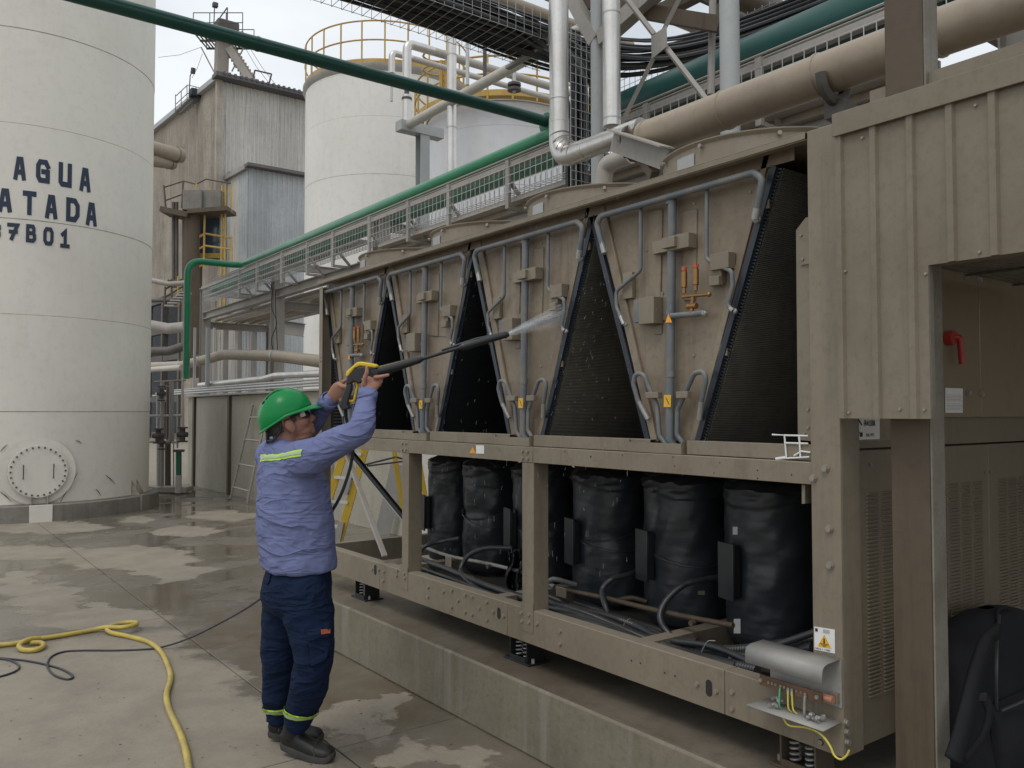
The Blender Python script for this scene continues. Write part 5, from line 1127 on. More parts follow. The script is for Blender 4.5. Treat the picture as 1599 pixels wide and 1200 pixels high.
cb = B().box(XBb, XBb+.006, d_.y, a.y, zc2, zc1).build('copper_bar', 'copper_bar', ebo, bevel=.001); zm = (zc1+zc2)/2
for t in (.03, .16, .22, .28, .36, .42, .49, .55, .62, .69, .76, .93):
    y = a.y+(d_.y-a.y)*t; B().lathe((XBb, y, zm), [(.002,.001),(.002,.004),(.0045,.004),(.0045,.001)], 10, ax=FXN).build('terminal_screw', 'tube_end', cb) if t not in (.03,.93) else bolt(Vector((XBb, y, zm)), FXN, .006, .007).build('end_bolt', 'tube_end', cb)
B().cyl((XBb+.02, d_.y+.01, zm), (XBb+.02, d_.y-.03, zm), .0125, 16).build('insulator', 'copper_rod', ebo); B().box(XBb+.035, FX-.007, d_.y-.035, d_.y-.005, zm-.018, zm+.018).build('bar_holder', 'beige', ebo)
zz = zb2
def wire(t, mt, r_, dy=0): y = a.y+(d_.y-a.y)*t; B().tube(spline([(XBb-.004,y,zm-.006),(XBb-.008,y-dy*.2,zm-.02),(XBb-.01,y-dy*.5,zz+.02),(XBb,y-dy,zz+.004)], 5), r_, 8).build('earth_wire', mt, ebo)
wire(.36, 'wire_green', .003); wire(.49, 'wire_yellow', .003, .008); wire(.55, 'wire_yellow', .003, .016); wire(.76, 'tube_end', .0045)
for t in (.49,.55,.76): y = a.y+(d_.y-a.y)*t; B().box(XBb-.006, XBb-.003, y-.005, y+.005, zm-.02, zm+.003).build('cable_lug', 'tube_end', ebo)
rk_ = random.Random(4); b = B()
for (t, n_) in ((.24, 9), (.92, 14)):
    for k in range(n_): q = Vector((XB+.045+rk_.uniform(-.02,.03), a.y+(d_.y-a.y)*t+rk_.uniform(-.022,.022), zz+.010+rk_.uniform(0,.02))); b.cyl(q, q+Vector((rk_.uniform(-1,1), rk_.uniform(-1,1), rk_.uniform(-.5,.5))).normalized()*.012, .006, 6)
b.build('loose_nuts', 'tube_end', ebo, kind='stuff')
w1 = [onX(u, v, 2.46) for u, v in ((1222,1120),(1232,1133),(1255,1136),(1272,1141),(1285,1150),(1296,1165),(1303,1180),(1313,1186),(1322,1180),(1326,1172)) ]
B().tube(spline(w1, 6), .0035, 8).build('earth_cable', 'wire_yellow', label='yellow green earth cable looping under the bottom corner of the chiller', cat='cable')
# caution sticker on the corner post
q = [onX(u, v, FX-.0048) for u, v in ((1271.5,978.5),(1303.5,983.5),(1304,1021),(1272,1014.5))]
so_ = B().prism(q, FXN*.0008).build('caution_label', 'white_print', chl, flat=True)
def sx_(s, t, l=.0009): return q[0]*(1-s)*(1-t)+q[1]*s*(1-t)+q[2]*s*t+q[3]*(1-s)*t+FXN*l
B().prism([sx_(.16,.83,.0012), sx_(.84,.83,.0012), sx_(.5,.28,.0012)], FXN*.0004).build('warning_triangle', 'yellow_print', so_, flat=True)
B().prism([sx_(.46,.45,.002), sx_(.53,.45,.002), sx_(.53,.66,.002), sx_(.46,.66,.002)], FXN*.0004).build('symbol_bar', 'ink', so_, flat=True)
for k, wd in enumerate((.22,.15,.08)): B().prism([sx_(.495-wd,.67+.05*k,.002), sx_(.495+wd,.67+.05*k,.002), sx_(.495+wd,.69+.05*k,.002), sx_(.495-wd,.69+.05*k,.002)], FXN*.0004).build('symbol_bar', 'ink', so_, flat=True)
B().prism([sx_(.45,.06,.002), sx_(.75,.06,.002), sx_(.75,.2,.002), sx_(.45,.2,.002)], FXN*.0004).build('header_box', 'grey_print', so_, flat=True)
B().prism([sx_(.06,.06,.002), sx_(.18,.06,.002), sx_(.18,.2,.002), sx_(.06,.2,.002)], FXN*.0004).build('header_mark', 'ink', so_, flat=True)
b = B(); ey = (q[0]-q[3]).normalized(); ex = (q[2]-q[3]).normalized(); print_text(b, 'PUESTA A TIERRA', sx_(.06, .95, .0008), ex, ey, .0042, .2, .55, .35); b.build('lettering', 'ink', so_, flat=True)
# ---------------------------------------------------------------- chiller end face
ZS = 1.492; YE = Y0+.012
dsp = onY(1546, 900, YE).x
def door(x0, x1, nm):
    d = B().box(x0+.002, x1-.002, YE, YE+.02, Z0+.004, ZS-.004).build('louvred_door', 'beige_louvre', chl, bevel=.003, label=nm); return d
d1 = door(FX+.12, dsp, 'louvred door next to the corner post'); d2 = door(dsp, YB, 'louvred door behind the backpack')
def louvres(dr, xs, w, z0, z1, n):
    b = B()
    for x in xs:
        for k in range(n):
            z = z0+(z1-z0)*(k+.5)/n; h = (z1-z0)/n
            b.add([(x,YE-.0005,z-h*.32),(x+w,YE-.0005,z-h*.32),(x+w-.003,YE-.008,z-h*.02),(x+.003,YE-.008,z-h*.02),(x+w-.003,YE-.0075,z+h*.25),(x+.003,YE-.0075,z+h*.25),(x+w,YE-.0005,z+h*.33),(x,YE-.0005,z+h*.33)], [(0,1,2,3),(3,2,4,5),(5,4,6,7),(0,3,5,7),(1,2,4,6)])
    b.build('louvre_vents', 'beige_louvre', dr, kind='stuff', flat=True)
X_ = lambda u: onY(u, 900, YE).x
zl0, zl1 = onY(1355,1092,YE).z, onY(1355,769,YE).z
x0 = X_(1353); w_ = X_(1372)-X_(1353); gp_ = X_(1376)-X_(1353)
nl = int((X_(1536)-x0)/gp_)
louvres(d1, [x0+(X_(1535)-x0-w_)*k/(nl-1) for k in range(nl)], w_*.98, zl0, zl1, 52)
louvres(d2, [X_(1560)+gp_*k for k in range(8)], w_*.98, zl0, zl1, 52)
B().box(FX+.115, YB, YE-.004, YE+.02, ZS+.003, ZS+.25).build('upper_panel', 'beige_louvre', chl, bevel=.002)
B().box(FX+.115, YB, YE+.004, YE+.02, ZS+.255, ZT-.005).build('cabinet_back', 'cabinet', chl)
B().box(FX+.10, FX+.118, YE-.006, YE+.01, Z0, ZT-.01).build('edge_strip', 'beige', chl)
for u, v in ((1336,702),(1389-30,726),(1319,757),(1336,752),(1538,738),(1546,738)): bolt(onY(u, v, YE-.002), SYN, .0055, .006).build('door_bolt', 'bolt', chl)
for u, v, h in ((1328,762,14),(1330,868,10),(1331,1108,8)): c_ = onY(u, v, YE-.008); B().box(c_.x-.008, c_.x+.006, c_.y-.001, c_.y, c_.z-h/900, c_.z+h/900).build('hinge_slot', 'dark_interior', chl)
# electrical cabinet doors above, with bolts, red handle and notice
zc_b = onY(1500, 652, YE).z; zc_t = 2.45
xs_ = [X_(1440), onY(1519,600,YE).x, onY(1640,600,YE).x]
for i in range(2): B().box(xs_[i]+.002, xs_[i+1]-.002, YE-.030, YE-.006, zc_b, zc_t).build('cabinet_door', 'cabinet', chl, bevel=.004)
for u, v in ((1507,432),(1528,438),(1511,614),(1531,616)): bolt(onY(u, v, YE-.031), SYN, .010, .012).build('cabinet_bolt', 'tube_end', chl)
h0 = onY(1486, 545, YE-.04); s_ = .0019
rd = B(); rd.tube(fillet([h0+Vector((-.02,0,.045)), h0+Vector((.014,-.025,.045)), h0+Vector((.018,-.03,-.06))], .015), .012, 12); rd.cyl(h0+Vector((-.02,.012,.04)), h0+Vector((-.02,-.02,.04)), .028, 20); rd.build('red_handle', 'red_handle', chl)
nq = [onY(u, v, YE-.0315) for u, v in ((1476,606),(1503,607),(1503,645),(1476,645))]; no_ = B().prism(nq, SYN*.001).build('notice', 'white_print', chl, flat=True)
b = B()
for k in range(11):
    if k == 5: continue
    z = nq[0].z+(nq[3].z-nq[0].z)*(.28+.06*k); b.box(nq[0].x+.006, nq[1].x-(.006 if k % 3 else .02), YE-.0335, YE-.0330, z-.0009, z+.0009)
b.build('printed_lines', 'grey_print', no_, flat=True, kind='stuff')
# refrigerant sign
rq = [onY(u, v, YE-.010) for u, v in ((1337.5,648),(1373,648),(1373,686),(1337.5,687))]; rs = B().prism(rq, SYN*.0015).build('refrigerant_sign', 'white_print', chl, flat=True)
exx = Vector((1,0,0)); h_ = .012
b = B(); o_ = onY(1350, 665, YE-.0120); print_text(b, 'R410A', o_, exx, ZU, .0165, .2, .55, .3); o_ = onY(1352, 682, YE-.0120); print_text(b, '70N PTT', o_, exx, ZU, .009, .2, .55, .3); b.build('lettering', 'ink', rs, flat=True)
o_ = onY(1345, 681, YE-.0125); b = B(); b.box(o_.x-.008, o_.x+.008, o_.y-.0006, o_.y, o_.z-.003, o_.z+.012); b.add([o_+Vector((-.016,0,.016)), o_+Vector((-.008,0,.006)), o_+Vector((-.008,0,.012))], [(0,1,2)]); b.bar(onY(1340,655,YE-.0125), onY(1346,664,YE-.0125), .0006, .006); b.build('pictogram', 'ink', rs, flat=True)
B().box(X_(1327), X_(1396), YE-.0085, YE-.005, onY(1330,690,YE).z, onY(1330,640,YE).z).build('sign_plate', 'beige', chl)
# ================================================================ shed cladding and the H column
CX0 = 2.50
def yc(u): return onX(u, 500, CX0).y
zct = 2.607; zfl = 2.53; zlow = onX(1380, 654, CX0).z; zlin = onX(1453, 414, CX0).z
sh = thing('cladding_screen', (CX0, 1.2, zlow), 'beige ribbed metal cladding beside the corner post with an opening cut below it', 'cladding')
ye0, ye1, yend_ = yc(1311), yc(1451), -.6
ribs = [yc(u) for u in (1311,1364,1421,1483,1552)]; pit = (ribs[0]-ribs[-1])/4; ribs = [ribs[0]-pit*k for k in range(17)]
for k in range(len(ribs)-1):
    ya, yb = ribs[k], ribs[k+1]
    def part(y1, y0, zb):
        b = B(); pr = [(y1, 0), (y1, -.012), (y1-.018, -.012), (y1-.024, 0), (y0, 0)] if abs(y1-ya) < 1e-6 else [(y1, 0), (y0, 0)]
        for (y, dx) in pr: b.v += [Vector((CX0+dx, y, zb)), Vector((CX0+dx, y, zfl+.01))]
        for i in range(len(pr)-1): b.f.append((2*i, 2*i+1, 2*i+3, 2*i+2))
        b.build('cladding_sheet', 'clad', sh, flat=True, solid=.0012)
    if yb > ye1: part(ya, yb+.0005, zlow)
    elif ya > ye1: part(ya, ye1, zlow); part(ye1, yb+.0005, zlin)
    else: part(ya, yb+.0005, zlin)
b = B(); b.box(CX0-.020, CX0-.015, yend_, yc(1308), zfl, zct); b.box(CX0-.015, CX0+.12, yend_, yc(1308), zct-.004, zct); b.build('top_flashing', 'clad', sh, bevel=.002)
B().box(CX0+.002, CX0+.025, ye1-.002, ye1+.004, zlow, zlin).build('cut_edge', 'steel_edge', sh)
B().box(CX0+.003, CX0+.05, yend_, ye1, zlin, zlin+.004).build('lintel_lip', 'clad', sh)
for u, v in ((1321,424),(1446,428),(1326,645),(1406,639),(1444,640),(1347,216),(1524,165),(1530,394)):
    q = onX(u, v, CX0-.001); bolt(q, FXN, .0042, .006).build('screw', 'bolt', sh)
B().box(CX0+.06, CX0+.10, -.6, yc(1308), zct-.10, zct-.03).build('purlin', 'steel_brown', sh)
# H column
hx = thing('steel_column_h', (2.66, 1.35, .34), 'rusty brown H section steel column in front of the louvred doors', 'column')
ca, cb_, cc2 = onX(1394, 900, 2.60), onX(1457, 900, 2.60), None
ya_, yb_ = onX(1394, 900, 2.60).y, onX(1455, 900, 2.60).y
# web faces the camera side, flanges at both ends along Y
b = B(); b.box(2.60, 2.612, yb_, ya_, .34, 6.5); b.box(2.668, 2.68, yb_, ya_, .34, 6.5); b.box(2.612, 2.668, (yb_+ya_)/2-.006, (yb_+ya_)/2+.006, .34, 6.5); b.build('column_shaft', 'steel_brown', hx, bevel=.002)
B().box(2.601, 2.680, yb_-.008, yb_-.001, .34, 6.5).build('flange_edge', 'steel_edge', hx, bevel=.001)
B().box(2.54, 2.74, yb_-.06, ya_+.06, .341, .356).build('base_plate', 'steel_brown', hx)
# shed behind the opening: grille soffit
gl = thing('soffit_grille', (3.1, 1.2, 2.08), 'dark perforated grille under the cladding opening at the picture edge', 'grille')
for k in range(26): B().box(2.80, 3.75, 1.46-.034*k, 1.46-.034*k-.016, 2.135, 2.141).build('grille_slat', 'steel_edge', gl)
for x in (2.79, 3.2, 3.6): B().box(x, x+.02, .58, 1.47, 2.128, 2.134).build('grille_bar', 'dark_steel', gl)
sr = thing('shed_roof', (4, .2, 2.7), 'low beige shed roof running off to the right above the cladding', 'roof')
B().box(CX0+.12, 6.4, -2.2, 1.50, 2.66, 2.70).build('roof_sheet', 'clad', sr)
B().box(6.3, 6.36, -2.2, 1.5, 0, 2.66).build('rear_wall', 'wall_beige', sr)
# ================================================================ backpack
bp0 = onZ(1550, 1216, .34); bc = Vector((onY(1560, 1100, 1.40).x, 1.40, .34))
bpk = thing('backpack', tuple(bc), 'black backpack standing against the louvred doors at the picture edge', 'backpack')
bx_ = onY(1562, 1100, 1.36)
hgt = onY(1555, 962, 1.40).z-.34; xl, xr_ = onY(1512, 1100, 1.36).x, onY(1655, 1100, 1.36).x
cxp = (xl+xr_)/2; hw = (xr_-xl)/2
def bsurf(u, v):
    a = 2*math.pi*u; t = v; z = .345+hgt*t; s = math.sqrt(max(.01, 1-max(0, (t-.72)/.28)**2.2)) if t > .72 else 1
    s *= .93+.07*min(1, t/.12); ex = 2/3.2; ca, sa = math.cos(a), math.sin(a)
    x = math.copysign(abs(ca)**ex, ca)*hw*s; y = math.copysign(abs(sa)**ex, sa)*.115*(s**.7)*(1.06-.25*t)
    nz = noise.fractal(Vector((x*7, y*7, z*7)), .8, 2, 3)*.010
    return (cxp+x*(1+nz)+.02*t, 1.42+y*(1+nz*3)+.05*t, z+nz*.4)
B().sheet(bsurf, 60, 44).build('pack_body', 'backpack', bpk)
def psurf(u, v):
    a = math.pi*(u); ex = .6; ca, sa = math.cos(a), -math.sin(a); t = v
    x = math.copysign(abs(ca)**ex, ca)*hw*.74; y = -abs(sa)**ex*.07*math.sin(math.pi*min(1, .12+t*.9))**.5; z = .37+hgt*.46*t
    return (cxp+.01+x, 1.42-.085+y, z)
B().sheet(psurf, 30, 20).build('front_pocket', 'backpack', bpk)
B().tube(spline([(cxp-hw*.73, 1.30, .36+hgt*.46), (cxp, 1.265, .36+hgt*.50), (cxp+hw*.73, 1.30, .36+hgt*.46)], 8), .006, 6).build('pocket_zip', 'black_hose', bpk)
B().tube(spline([(cxp-hw*.62, 1.33, .40), (cxp-hw*.66, 1.325, .6), (cxp-hw*.58, 1.335, .345+hgt*.8), (cxp-hw*.1, 1.40, .345+hgt*.985)], 8), .006, 6).build('main_zip', 'black_hose', bpk)
P_ = lambda u, v, Y=1.33: onY(u, v, Y)
def strap(pts, w, th_, mt='backpack', nm='shoulder_strap'):
    ps = spline(pts, 8); b = B()
    for i in range(len(ps)):
        d = (ps[min(i+1, len(ps)-1)]-ps[max(i-1, 0)]).normalized(); s = d.cross(CF).normalized()
        b.v += [ps[i]-s*w/2, ps[i]+s*w/2]
        if i: k = 2*i; b.f.append((k-2, k-1, k+1, k))
    b.build(nm, mt, bpk, solid=th_)
strap([P_(1558,985), P_(1540,1003,1.30), P_(1524,1050,1.27), P_(1512,1100,1.25), P_(1500,1150,1.25), P_(1488,1188,1.25)], .05, .016)
strap([P_(1530,1080,1.30), P_(1545,1110,1.27), P_(1535,1150,1.25), P_(1508,1185,1.24)], .03, .004)
strap([P_(1557,968,1.40), P_(1560,953,1.42), P_(1572,950,1.42), P_(1578,962,1.42)], .018, .006, nm='carry_handle')
B().obox(P_(1530,1088,1.27), CR*.02, CF*.006, ZU*.014).build('buckle', 'black', bpk, bevel=.003)
# ================================================================ yellow stepladder behind the chiller's left end
zp = 0
A_ = onZ(517, 889, zp)
apx = dep(598, 600, 7.4)
sl_ = thing('stepladder', tuple(A_), 'yellow fibreglass stepladder standing beyond the left end of the chiller', 'stepladder')
def D(u, v, d): return dep(u, v, d)
def rail(p, q, w, h, mt, nm): return B().bar(p, q, w, h, CF).build(nm, mt, sl_, bevel=.003)
r1a, r1b = D(517,889,8.55), D(573,690,8.55); r1t = r1a.lerp(r1b, 1.35)
rail(r1a, r1t, .078, .035, 'ladder_yellow', 'front_rail'); off = D(478,884,8.7)-r1a
r2a = r1a+off; r2t = r1t+off*.62; rail(r2a, r2t, .078, .035, 'ladder_yellow', 'front_rail')
for t in (.14, .33, .52, .71, .9, 1.1): p, q = r1a.lerp(r1b, t), r2a.lerp(r2a+(r2t-r2a)/1.35, t); B().bar(p, q, .07, .03).build('step', 'galv', sl_, bevel=.003)
r3a, r3b = D(641,875,9.1), D(615,702,9.1); r4a, r4b = D(679,865,9.4), D(652,703,9.4)
for a, c in ((r3a, r3b), (r4a, r4b)): rail(a, a.lerp(c, 1.55), .052, .03, 'ladder_yellow', 'rear_rail')
sp2 = B().bar(D(597,834,10.9), D(622,725,10.7), .19, .03, CF).build('sheet_plank', 'galv', label='flat grey metal plank leaning on the pale wall behind the stepladder', cat='plank')
for (a, c) in (((570,726),(618,714)), ((574,728),(628,721)), ((618,714),(655,724))): B().bar(D(*a,8.6), D(*c,9.0), .024, .015).build('spreader_bar', 'dark_steel', sl_)
B().bar(D(538,772,8.52), D(545,745,8.52), .06, .04, CF).build('safety_label', 'grey_print', sl_)
B().bar(D(526,850,8.52), D(533,815,8.52), .058, .038, CF).build('safety_label', 'steel_grey', sl_)
# ================================================================ hoses on the ground
def gh(pts, r_, name, mt, label, cat, lift=None):
    P = [onZ(u, v, (z[0] if z else r_)) for u, v, *z in pts]; return B().tube(spline(P, 10), r_, 12).build(name, mt, label=label, cat=cat)
gh([(-60,1006),(0,1008),(33,1006),(62,997),(100,992),(140,986),(164,982),(190,982),(210,977,.05),(214,974,.05),(200,973,.04),(180,976,.03),(166,983,.055),(172,989,.03),(200,994),(232,1003),(252,1019),(264,1045),(266,1062),(261,1085),(264,1108),(278,1138),(288,1165),(296,1200),(300,1240)][:0] or
   [(-60,1006),(0,1007),(30,1004),(62,998),(100,992),(140,985),(165,980,.03),(190,980,.05),(212,976,.05),(210,972,.04),(186,974,.03),(168,981,.02),(173,988,.02),(200,994),(232,1003),(252,1019),(264,1045),(266,1062),(260,1085),(264,1108),(278,1138),(288,1165),(295,1200),(298,1240)], .0165, 'yellow_hose', 'hose_yellow', 'long yellow water hose snaking with one flat loop across the dry concrete', 'hose')
gh([(62,997,.03),(44,999,.045),(30,1008,.03),(36,1015,.02),(56,1015,.02),(68,1009,.02),(64,1004,.02),(48,1004,.02)], .0165, 'yellow_hose', 'hose_yellow', 'short coil of yellow hose curled beside the long one', 'hose')
gh([(-40,1026),(0,1028),(40,1032),(75,1039),(100,1047),(114,1057),(104,1061),(84,1054),(74,1040),(80,1026),(100,1018),(130,1016),(180,1016),(230,1014),(260,1009,.02),(300,995,.08),(350,970,.25),(385,950,.42),(412,932,.55),(432,922,.62)], .0065, 'pressure_hose', 'cord_black', 'thin dark pressure washer hose running from the worker to a loop on the floor', 'hose')
gh([(-40,1029),(0,1029),(22,1034),(30,1043),(16,1052),(-20,1062)], .0065, 'pressure_hose', 'cord_black', 'small end bend of dark hose at the far left of the floor', 'hose')
# leaves and grit on the floor
gb = B(); rg = random.Random(12)
for k in range(420):
    x, y = rg.uniform(-1.6, 2.3), rg.uniform(1.6, 7.5); s = rg.uniform(.003, .009); a = rg.uniform(0, 6.3)
    gb.add([(x+s*math.cos(a+t), y+s*math.sin(a+t)*.7, .0015+s*.4*(k % 2)*(t > 3)) for t in (0, 1.7, 3.2, 4.9)], [(0,1,2,3)])
gb.build('grit', 'sole', kind='stuff', label='specks of grit and dry leaf scattered over the yard floor', flat=True)
# ================================================================ the worker
man = thing('person', tuple(onZ(470, 1180)), 'man in green helmet, blue work shirt and navy trousers aiming a spray lance upwards', 'person')
MO = org_of(man)
def loft(b, secs, n=28):
    """secs: (centre, axis_a, axis_b) half-vectors; superellipse sections capped at both ends"""
    o = len(b.v); m = len(secs)
    for c, a, d in secs:
        for k in range(n):
            t = 2*math.pi*k/n; ca, sa = math.cos(t), math.sin(t); e = .9
            b.v.append(c+a*math.copysign(abs(ca)**e, ca)+d*math.copysign(abs(sa)**e, sa))
    for i in range(m-1):
        for k in range(n): p = o+i*n; q = p+n; b.f.append((p+k, p+(k+1) % n, q+(k+1) % n, q+k))
    b.f.append(tuple(o+k for k in range(n))[::-1]); b.f.append(tuple(o+(m-1)*n+k for k in range(n)))
def smooth_loft(b, secs, sub=5, n=28):
    cs = spline([s[0] for s in secs], sub); aa = spline([s[1] for s in secs], sub); bb = spline([s[2] for s in secs], sub); loft(b, list(zip(cs, aa, bb)), n)
def limb(b, pts, n=20, sub=5):      # (point, radius) chain with rounded ends
    P = spline([p for p, r in pts], sub); Rr = spline([(r, 0, 0) for p, r in pts], sub); Rr = [max(.002, x.x) for x in Rr]
    d0 = (P[0]-P[1]).normalized(); d1 = (P[-1]-P[-2]).normalized()
    P = [P[0]+d0*Rr[0]*.8, P[0]+d0*Rr[0]*.5]+P+[P[-1]+d1*Rr[-1]*.5, P[-1]+d1*Rr[-1]*.8]; Rr = [Rr[0]*.45, Rr[0]*.85]+Rr+[Rr[-1]*.85, Rr[-1]*.45]
    b.tube(P, Rr, n)
def organic(b, name, mt, parent, vox, smooth=4, wr=0., wscale=.12, seed=0, **kw):
    o = b.build(name, mt, parent, **kw); md = o.modifiers.new('remesh', 'REMESH'); md.mode = 'VOXEL'; md.voxel_size = vox; md.use_smooth_shade = True
    sm = o.modifiers.new('smooth', 'SMOOTH'); sm.factor = .5; sm.iterations = smooth
    if wr:
        tx = bpy.data.textures.new(name+'_folds', 'CLOUDS'); tx.noise_scale = wscale; tx.noise_depth = 3
        dp = o.modifiers.new('folds', 'DISPLACE'); dp.texture = tx; dp.strength = wr; dp.mid_level = .5
    return o
yawT = R(35)
fT = (CR*math.cos(yawT)+HF*math.sin(yawT)).normalized()        # torso facing, level
rT = fT.cross(ZU).normalized()                                  # his right hand side, towards the camera
def T(u, v, d): return dep(u, v, d)
sh_c = T(449, 716, 3.86)
nk = T(441, 690, 3.86); 
secs = [(T(468,889,3.87), rT*.190, fT*.162), (T(466,872,3.87), rT*.190, fT*.166), (T(463,846,3.87), rT*.189, fT*.168), (T(461,810,3.87), rT*.186, fT*.172), (T(458,770,3.87), rT*.186, fT*.158),
        (T(453,738,3.86), rT*.184, fT*.138), (T(447,712,3.86), rT*.168, fT*.112), (T(443,697,3.85), rT*.115, fT*.082), (T(441,686,3.84), rT*.070, fT*.066)]
sR, eR, wR = T(484,715,3.70), T(563,672,3.60), T(574,617,3.69)
sLs, eL, wL = T(424,712,3.99), T(481,668,4.06), T(514,626,3.90)
shirt = B(); smooth_loft(shirt, secs)
limb(shirt, [(sh_c+rT*.08, .085), (sR, .082), (sR.lerp(eR, .55), .066), (eR, .058), (eR.lerp(wR, .5), .050), (wR, .038)], 24)
limb(shirt, [(sh_c-rT*.08, .085), (sLs, .08), (sLs.lerp(eL, .55), .066), (eL, .058), (eL.lerp(wL, .5), .050), (wL, .038)], 24)
# ---- skin: one continuous body
body = B()
smooth_loft(body, [(T(464,935,3.87), rT*.13, fT*.10)]+[(c, a*.8, d*.8) for c, a, d in secs], 3, 20)
limb(body, [(sR, .06), (eR, .042), (wR, .029)]); limb(body, [(sLs, .06), (eL, .042), (wL, .029)])
hyaw, hpit = R(14), R(22)
fH = (CR*math.cos(hyaw)+HF*math.sin(hyaw)); fH = (fH*math.cos(hpit)+ZU*math.sin(hpit)).normalized(); rH = fH.cross(ZU).normalized(); uH = rH.cross(fH).normalized()
hc = T(451, 656, 3.84)                        # middle of the head at eye height
def HL(f, r, u): return hc+fH*f+rH*r+uH*u
hb_ = (fH, rH, uH)
body.ball(HL(-.012,0,.022), (.096,.078,.088), 24, 16, hb_)       # skull
body.ball(HL(.028,0,-.030), (.066,.062,.070), 24, 16, hb_)       # face
body.ball(HL(.038,0,-.074), (.050,.050,.036), 20, 12, hb_)       # jaw
body.ball(HL(.074,0,-.086), (.020,.024,.019), 14, 10, hb_)       # chin
body.ball(HL(.030,0,-.098), (.045,.046,.028), 14, 10, hb_)       # under chin
for s in (-1, 1):
    body.ball(HL(.048,s*.038,-.032), (.034,.026,.028), 14, 10, hb_)    # cheeks
    body.ball(HL(.076,s*.031,.012), (.016,.026,.011), 12, 8, hb_)      # brow
    body.ball(HL(.092,s*.013,-.040), (.012,.010,.009), 10, 8, hb_)     # nostril
    body.ball(HL(-.002,s*.073,-.028), (.021,.008,.033), 14, 10, (fH, rH, uH))   # ear
    body.ball(HL(-.008,s*.080,-.022), (.018,.006,.026), 14, 10, (fH, rH, uH))
body.tube([HL(.080,0,.006), HL(.094,0,-.014), HL(.106,0,-.034), HL(.098,0,-.044)], [.010,.0115,.0135,.010], 12)  # nose
body.tube([HL(.079,-.024,-.063), HL(.091,-.010,-.0605), HL(.091,.010,-.0605), HL(.079,.024,-.063)], [.004,.0066,.0066,.004], 8)  # upper lip
body.tube([HL(.077,-.022,-.072), HL(.0885,-.008,-.073), HL(.0885,.008,-.073), HL(.077,.022,-.072)], [.004,.0072,.0072,.004], 8)
body.tube([HL(-.035,0,-.03), HL(-.045,0,-.09), nk-ZU*.04], [.060,.058,.066], 20)   # neck
# ---- hands
def finger(b, pts, r0, r1):
    P = [Vector(p) for p in pts]; n = len(P); rr = [r0+(r1-r0)*i/(n-1) for i in range(n)]
    P2 = [P[0]]; R2 = [rr[0]]
    for i in range(1, n):
        m = P[i-1].lerp(P[i], .5); P2 += [m, P[i]]; R2 += [(rr[i-1]+rr[i])/2*.97, rr[i]*1.02]
    d = (P[-1]-P[-2]).normalized(); P2 += [P[-1]+d*rr[-1]*.6, P[-1]+d*rr[-1]*.95]; R2 += [rr[-1]*.8, rr[-1]*.35]
    b.tube(P2, R2, 10)
# near (right) hand: palm under the lance body, thumb up its side, index pointing along it
dN = 3.72
def N(u, v, dd=0.): return T(u, v, dN+dd)
palm = [(N(574,618,0), .030, .024), (N(576,606,0), .038, .022), (N(581,596,.01), .043, .018), (N(587,592,.02), .036, .016)]
smooth_loft(body, [(c, (CR*.85-CUP*.35).normalized()*a, (CF).normalized()*d) for c, a, d in palm], 3, 16)
finger(body, [N(569,602,-.012), N(570,590,-.022), N(573,582,-.024), N(573,574,-.020)], .0125, .0085)       # thumb
finger(body, [N(584,590,.0), N(592,589,-.006), N(600,587.5,-.008), N(606,586,-.006)], .0105, .0078)        # index, straight
finger(body, [N(588,593,.014), N(595,590.5,.03), N(597,586,.055), N(592,582,.07)], .0105, .0085)            # middle, curling round
finger(body, [N(589,598,.016), N(595,596,.035), N(596,590,.06), N(590,585,.075)], .0100, .0080)
finger(body, [N(588,603,.014), N(593,602,.03), N(593,595,.055), N(587,590,.07)], .0090, .0070)
# far (left) hand on the trigger grip
dF = 3.84
def Fp(u, v, dd=0.): return T(u, v, dF+dd)
palm = [(wL, .029, .023), (Fp(522,618,.04), .034, .022), (Fp(530,609,.02), .040, .019), (Fp(537,603,.012), .034, .016)]
smooth_loft(body, [(c, (CR*.75-CUP*.66).normalized()*a, (CF*.9-CR*.3).normalized()*d) for c, a, d in palm], 3, 16)
finger(body, [Fp(529,601,-.01), Fp(536,604,-.035), Fp(543,605,-.045), Fp(548,606,-.04)], .0120, .0088)      # thumb crossing
finger(body, [Fp(534,598,.02), Fp(540,594,.04), Fp(549,598,.045), Fp(552,604,.015)], .0105, .0082)
finger(body, [Fp(536,612,.02), Fp(543,612,.045), Fp(551,613,.03), Fp(549,615,-.025), Fp(546,615,-.035)], .0102, .0084)
finger(body, [Fp(534,619,.02), Fp(541,620,.045), Fp(549,621,.03), Fp(548,622.5,-.022), Fp(544,622,-.034)], .0100, .0082)
finger(body, [Fp(531,625,.02), Fp(538,627,.04), Fp(546,628,.028), Fp(545,629,-.015), Fp(541,628,-.028)], .0090, .0074)
# legs inside the trousers keep the body whole
hipR, kneeR, ankR = T(474,930,3.78), T(489,1022,3.74), T(464,1122,3.90)
hipL, kneeL, ankL = T(448,930,3.96), T(441,1035,4.00), T(437,1118,4.05)
limb(body, [(hipR, .07), (kneeR, .05), (ankR, .034)]); limb(body, [(hipL, .07), (kneeL, .05), (ankL, .034)])
bodyo = organic(body, 'body', 'skin', man, .0034, 3)
shirto = organic(shirt, 'shirt', 'fabric_shirt', man, .009, 6, .020, .10)
for s, c_ in ((0, 1),):
    pass
